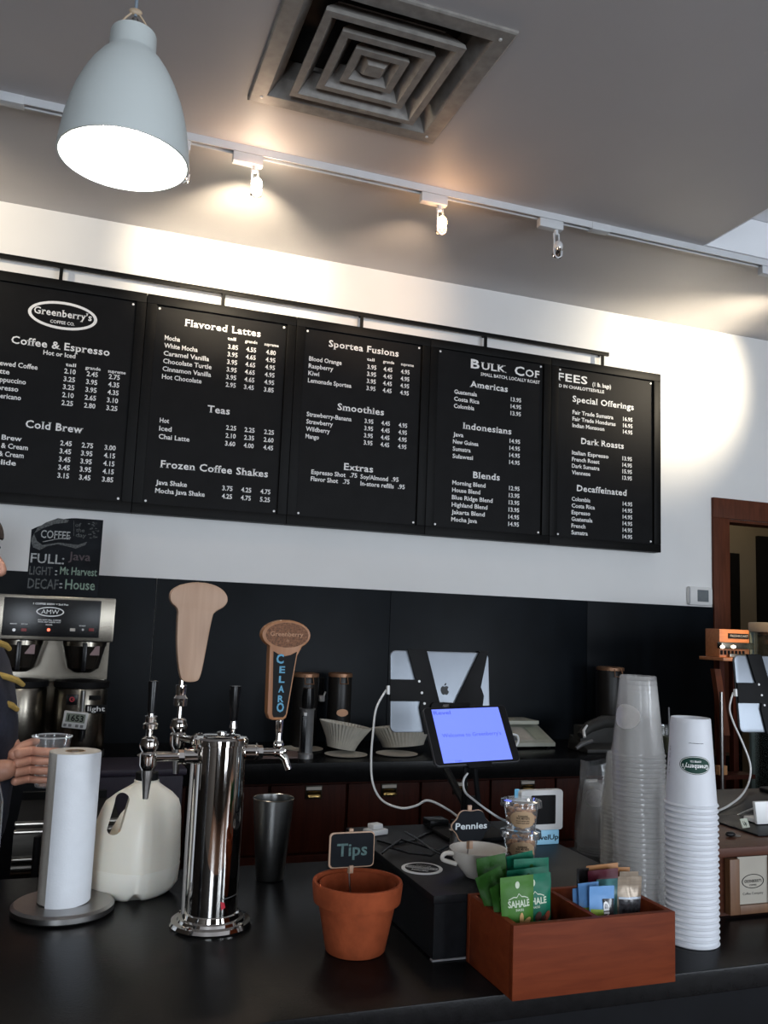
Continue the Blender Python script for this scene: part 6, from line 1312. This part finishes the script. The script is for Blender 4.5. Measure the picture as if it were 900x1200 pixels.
t = thing('white_terminal', (P4[1].x + w_ / 2, 1.46, KM), 'white card terminal seen from behind at the right edge, on the mat', 'terminal')
mk('back_shell', B().prism([(0.006, 0), (w_ + 0.006, 0), (w_, hh), (0, hh)], (P4[0].x, 1.462, zb2), X1, Z1, 0.008, 0.002), WHITEP, t)
mk('foot', B().box(P4[0].x + 0.012, P4[0].x + w_, 1.463, 1.50, zb2, zb2 + 0.008, 0.002), WHITEP, t)
mk('front_screen', B().box(P4[0].x + 0.012, P4[0].x + w_ - 0.008, 1.4625, 1.4635, zb2 + 0.015, zb2 + hh - 0.008), BLK, t)
RZ2 = KZ
ta2 = oy(861, 768, 1.90)
t, o, ux, uy, nf, plug2 = big_tablet(ta2.x + (tb_.x - ta.x) / 2, 1.90, oy(857, 858, 1.9).z, ta2.z, tb_.x - ta.x, R(0), 'second silver tablet seen from behind, cut off by the right edge')
b = B(); f0 = Vector((1.72, 1.76, KZ + 0.009))
b.tube([o + uy * -0.05 + nf * 0.02, Vector((o.x - 0.01, 1.84, 1.27)), f0 + Vector((0, 0.02, 0.02)), f0], [0.010, 0.009, 0.008, 0.008], 8).prism(rrect(0.06, 0.05, 0.01), o + uy * -0.05 + nf * 0.014, ux, uy, 0.006)
mk('stand_arm', b, BLKM, t); mk('stand_clamp', B().prism(rrect(0.12, 0.10, 0.02), (1.72, 1.75, KZ + 0.001), X1, Y1, 0.008, 0.002), BLKM, t)
cb = [plug2 - ux * 0.003, oy(855, 830, 1.88), oy(860, 848, 1.86), oy(870, 870, 1.84), oy(879, 895, 1.82), oy(878, 915, 1.80), oz(869, 932, KZ + 0.012), oz(854, 944, KZ + 0.005), oz(842, 950, KZ + 0.004), oz(832, 955, KZ + 0.004)]
tag(mk('white_cable', B().tube(curve(cb), 0.0024, 8), WHITEP), 'white cable arching from the right tablet down behind the paper cups', 'cable')
cb = [oy(849, 965, 1.58), oy(860, 958, 1.56), oy(872, 952, 1.53), oy(884, 947, 1.50), oy(890, 944, 1.485)]
tag(mk('white_cable', B().tube(curve(cb), 0.0022, 8), WHITEP), 'short white cable leading to the white terminal at the right edge', 'cable')

# ================================================================== BEHIND THE COUNTER, LEFT
SY_ = 2.30; z1, z2, z3_, z4_ = Zat(60, 963, SY_), Zat(60, 970, SY_), Zat(60, 1003, SY_), Zat(60, 1018, SY_)
t = thing('steel_sink_unit', (0.05, 2.5, 0), 'stainless steel bar sink unit behind the towels, below the worker', 'sink')
SNK = mat('sink_steel', (0.30, 0.28, 0.25), 0.30, 1.0, var=0.2, vs=6, stretch=(1, 10, 10))
XR_ = 0.17
mk('rim', B().box(-0.078, XR_, SY_ - 0.005, SY_ + 0.02, z1 - 0.008, z1, 0.003), SNK, t); mk('rim', B().box(-0.078, XR_, SY_ - 0.008, SY_ + 0.02, z2 - 0.012, z2 - 0.004, 0.003), SNK, t)
mk('front_panel', B().box(-0.078, XR_, SY_, SY_ + 0.015, z3_, z2 - 0.013), SNK, t); mk('lower_rim', B().box(-0.078, XR_, SY_ - 0.01, SY_ + 0.02, z3_ - 0.009, z3_ - 0.001, 0.003), SNK, t)
mk('pipe', B().cyl((-0.078, SY_ + 0.02, z4_), (XR_, SY_ + 0.02, z4_), 0.016, seg=18), SNK, t)
mk('basin', B().box(-0.078, XR_, SY_ + 0.021, SY_ + 0.42, 0.62, z1 - 0.03), BLKM, t)
for x in (-0.055, XR_ - 0.03): mk('leg', B().cyl((x, SY_ + 0.2, 0.0), (x, SY_ + 0.2, 0.619), 0.018, seg=12), SNK, t)
p = oy(44, 980, SY_ - 0.03); mk('black_spout', B().cyl((p.x, SY_ - 0.035, z4_ - 0.12), (p.x, SY_ - 0.035, p.z), 0.008, seg=12), BLKM, t)
mk('splash_back', B().box(-0.078, XR_ - 0.02, SY_ + 0.43, SY_ + 0.45, 0.62, Zat(60, 928, SY_ + 0.43)), BLKM, t)

# ---- the worker
def skin_chain(nodes, edges, sub=2):
    me = bpy.data.meshes.new('sk'); me.from_pydata([n[0] for n in nodes], edges, []); o = bpy.data.objects.new('sk', me); C.objects.link(o)
    m1 = o.modifiers.new('s', 'SKIN'); m2 = o.modifiers.new('d', 'SUBSURF'); m2.levels = sub; m2.render_levels = sub
    for i, n in enumerate(nodes):
        r_ = n[1] if isinstance(n[1], tuple) else (n[1], n[1]); me.skin_vertices[0].data[i].radius = r_; me.skin_vertices[0].data[i].use_root = (i == 0)
    bpy.context.view_layer.update(); out = bpy.data.meshes.new_from_object(o.evaluated_get(bpy.context.evaluated_depsgraph_get()))
    b = bmesh.new(); b.from_mesh(out); bpy.data.objects.remove(o); bpy.data.meshes.remove(out); return b
wx, wy = -0.215, 2.25
per = thing('person', (wx, wy, 0), 'person in a navy shirt with yellow bands holding a clear cup, at the left edge', 'person')
cupc = oy(59, 890, 2.055); rimz = Zat(59, 862, 2.055); botz = Zat(59, 921, 2.055); cxh, cyh = cupc.x, 2.055
HD = Vector((-0.252, 2.24, 1.665))
# body: pelvis root, spine, neck, legs, arms
wr = Vector((oy(2, 903, 2.0).x, 2.0, oy(2, 903, 2.0).z)); pm = Vector((oy(20, 900, 1.99).x, 1.995, oy(20, 900, 1.99).z))
el = Vector((-0.36, 2.03, 1.20)); wl = Vector((cxh - 0.055, 2.16, botz + 0.02)); el2 = Vector((-0.155, 2.36, 1.285))
N = [((wx, wy, 0.95), 0.115), ((wx, wy, 1.12), 0.10), ((wx + 0.005, wy, 1.30), 0.11), ((wx, wy, 1.44), 0.085), ((wx - 0.02, wy, 1.52), 0.052), ((HD.x + 0.005, HD.y, 1.575), 0.055), ((HD.x, HD.y, 1.63), 0.075), ((HD.x - 0.005, HD.y, 1.70), 0.083), ((HD.x - 0.012, HD.y, 1.76), 0.06),
     ((wx, wy - 0.17, 1.44), 0.055), (tuple(Vector((wx - 0.08, wy - 0.215, 1.31))), 0.045), (tuple(el), 0.038), (tuple(el.lerp(wr, 0.5)), 0.034), (tuple(wr), 0.024), (tuple(pm), (0.018, 0.030)),
     ((wx, wy + 0.17, 1.44), 0.055), (tuple(Vector((wx + 0.02, wy + 0.19, 1.35))), 0.045), (tuple(el2), 0.042), (tuple(el2.lerp(wl, 0.5)), 0.033), (tuple(wl), 0.025), ((cxh - 0.03, 2.13, botz + 0.035), (0.017, 0.028)),
     ((wx, wy - 0.10, 0.86), 0.085), ((wx + 0.02, wy - 0.11, 0.50), 0.058), ((wx, wy - 0.11, 0.10), 0.04), ((wx + 0.10, wy - 0.12, 0.04), 0.035),
     ((wx, wy + 0.10, 0.86), 0.085), ((wx + 0.02, wy + 0.11, 0.50), 0.058), ((wx, wy + 0.11, 0.10), 0.04), ((wx + 0.10, wy + 0.12, 0.04), 0.035)]
E_ = [(0, 1), (1, 2), (2, 3), (3, 4), (4, 5), (5, 6), (6, 7), (7, 8), (3, 9), (9, 10), (10, 11), (11, 12), (12, 13), (13, 14), (3, 15), (15, 16), (16, 17), (17, 18), (18, 19), (19, 20), (0, 21), (21, 22), (22, 23), (23, 24), (0, 25), (25, 26), (26, 27), (27, 28)]
bm_ = skin_chain(N, E_)
b = B(); b.merge(bm_)
def finger(p0, pts, r_): b.merge(skin_chain([(tuple(q), rr_) for q, rr_ in zip([p0] + pts, r_)], [(i, i + 1) for i in range(len(pts))], 1))
# right hand: four fingers wrapped round the near side of the cup, thumb over the far side
rc_ = 0.036
for i in range(4):
    z = pm.z + 0.026 - 0.0185 * i; k0 = Vector((pm.x + 0.012, pm.y + 0.002, z)); pts = []
    for a_ in ((-150, -118, -88, -62) if i < 3 else (-150, -122, -98, -78)):
        rr2 = rc_ + 0.009; pts.append(Vector((cxh + rr2 * math.cos(R(a_)), cyh + rr2 * math.sin(R(a_)), z + (0.003 - 0.001 * i))))
    rs_ = [0.0115, 0.0105, 0.0098, 0.0088, 0.0075] if i < 3 else [0.010, 0.009, 0.0083, 0.0075, 0.0065]
    finger(k0 - Vector((0.02, 0, 0)), pts, rs_)
finger(pm + Vector((-0.015, 0.008, 0.018)), [pm + Vector((0.002, 0.035, 0.035)), Vector((cxh - rc_ - 0.006, cyh + 0.010, pm.z + 0.040)), Vector((cxh - rc_ + 0.008, cyh + 0.034, pm.z + 0.042))], [0.014, 0.0125, 0.011, 0.009])
for i in range(4):
    z = botz + 0.055 - 0.017 * i; pts = [Vector((cxh + (rc_ + 0.009) * math.cos(R(a_)), cyh + (rc_ + 0.009) * math.sin(R(a_)), z)) for a_ in (115, 85, 55)]
    finger(Vector((cxh - 0.035, 2.13, z)), pts, [0.011, 0.010, 0.009, 0.0075])
# face
f = HD
b.sph(f + Vector((0.010, 0, 0.005)), 0.083, (1.02, 0.86, 1.22), 24); b.sph(f + Vector((0.045, 0, -0.062)), 0.045, (0.9, 1.0, 0.75), 16)
b.merge(skin_chain([(tuple(f + Vector((0.078, 0, 0.030))), 0.010), (tuple(f + Vector((0.096, 0, 0.004))), 0.013), (tuple(f + Vector((0.104, 0, -0.012))), 0.0125), (tuple(f + Vector((0.085, 0, -0.016))), 0.012)], [(0, 1), (1, 2), (2, 3)], 1))
for s_ in (-1, 1):
    b.sph(f + Vector((-0.012, s_ * 0.074, 0.0)), 0.026, (0.75, 0.35, 1.15), 12); b.sph(f + Vector((0.070, s_ * 0.028, 0.036)), 0.014, (0.7, 1.4, 0.6), 10)
b.sph(f + Vector((0.079, 0, -0.042)), 0.014, (0.7, 1.5, 0.5), 10)
mk('body', b, SKIN, per, ang=1.2)
b = B()
for s_ in (-1, 1): b.sph(f + Vector((0.074, s_ * 0.029, 0.024)), 0.011, (0.9, 1, 0.8), 12)
mk('eyes', b, WHITEP, per)
b = B()
for s_ in (-1, 1): b.sph(f + Vector((0.0815, s_ * 0.030, 0.024)), 0.0048, (0.7, 1, 1), 10); 
for s_ in (-1, 1): b.tube([f + Vector((0.086, s_ * 0.014, 0.044)), f + Vector((0.086, s_ * 0.030, 0.049)), f + Vector((0.074, s_ * 0.046, 0.044))], [0.003, 0.0045, 0.002], 6)
mk('brows_and_irises', b, HAIR, per)
b = B().grid(lambda u, v: f + Vector((0.005, 0, 0.014)) + Vector((0.094 * math.cos((u - 0.5) * 2 * PI + PI) * math.cos(v * PI / 2) * (1.0 if math.cos((u - 0.5) * 2 * PI + PI) < 0.2 else 0.98), 0.083 * math.sin((u - 0.5) * 2 * PI + PI) * math.cos(v * PI / 2), 0.112 * math.sin(v * PI / 2) - 0.045 * (1 - v) * (1 if math.cos((u - 0.5) * 2 * PI + PI) < 0.3 else -1.2) + 0.002 * math.sin(u * 90))), 40, 14)
mk('hair', b, HAIR, per, ang=1.2)
b = B(); b.sph(f + Vector((0.050, 0, -0.068)), 0.047, (0.95, 1.12, 0.82), 20); b.sph(f + Vector((0.030, -0.045, -0.035)), 0.030, (1, 0.75, 1.3), 14); b.sph(f + Vector((0.030, 0.045, -0.035)), 0.030, (1, 0.75, 1.3), 14); b.sph(f + Vector((0.088, 0, -0.031)), 0.012, (0.7, 2.1, 0.45), 12)
mk('beard', b, HAIR, per, ang=1.2)
# shirt: torso and sleeves as one continuous skin
SN = [((wx, wy, 0.98), (0.135, 0.135)), ((wx + 0.005, wy, 1.14), 0.130), ((wx + 0.012, wy, 1.30), 0.138), ((wx, wy, 1.43), 0.115), ((wx - 0.012, wy, 1.505), 0.068),
      ((wx, wy - 0.17, 1.43), 0.078), (tuple(Vector((wx - 0.08, wy - 0.215, 1.31))), 0.068), (tuple(Vector((-0.33, 2.033, 1.235))), 0.062),
      ((wx, wy + 0.17, 1.43), 0.078), (tuple(Vector((wx + 0.02, wy + 0.19, 1.36))), 0.068), (tuple(Vector((-0.165, 2.385, 1.31))), 0.060)]
b = B(); b.merge(skin_chain(SN, [(0, 1), (1, 2), (2, 3), (3, 4), (3, 5), (5, 6), (6, 7), (3, 8), (8, 9), (9, 10)])); shirt = mk('shirt', b, SHIRT, per, ang=1.2)
for (x0, y0, x1, y1) in ((-14, 751, 11, 758), (-14, 789, 27, 800), (-14, 820, 20, 829)):
    Yb = wy - 0.145; P = [oy(x0 + (x1 - x0) * q / 6, y0 + (y1 - y0) * (q / 6) ** 1.5 + (2.5 if q == 6 else 0), Yb + 0.085 * (q / 6) ** 2) for q in range(7)]
    mk('yellow_band', B().tube(P, [0.007] * 6 + [0.0055], 8), YEL, shirt)
TN = [((wx, wy, 0.93), 0.13), ((wx, wy - 0.10, 0.84), 0.10), ((wx + 0.02, wy - 0.11, 0.50), 0.072), ((wx, wy - 0.11, 0.10), 0.06), ((wx, wy + 0.10, 0.84), 0.10), ((wx + 0.02, wy + 0.11, 0.50), 0.072), ((wx, wy + 0.11, 0.10), 0.06)]
b = B(); b.merge(skin_chain(TN, [(0, 1), (1, 2), (2, 3), (0, 4), (4, 5), (5, 6)])); mk('trousers', b, JEAN, per, ang=1.2)
b = B()
for s_ in (-1, 1): b.sph((wx + 0.05, wy + s_ * 0.115, 0.045), 0.05, (2.4, 0.95, 0.88), 16)
mk('shoes', b, BLKM, per)
t = thing('held_cup', (cxh, cyh, botz), 'empty clear plastic cup in the hand of the worker at the left', 'plastic cup')
mk('cup_wall', B().lathe([(0, 0.002), (0.027, 0.002), (0.028, 0.0), (0.0395, rimz - botz - 0.003)], (cxh, cyh, botz), 36), clear('held_cup_plastic', (0.85, 0.88, 0.9), 0.10, 0.15), t, normals=False)
mk('cup_rim', B().lathe([(0.0395, rimz - botz - 0.003), (0.042, rimz - botz - 0.002), (0.042, rimz - botz), (0.0395, rimz - botz + 0.0005)], (cxh, cyh, botz), 36), clear('rim_plastic', (0.9, 0.92, 0.95), 0.5, 0.15), t, normals=False)
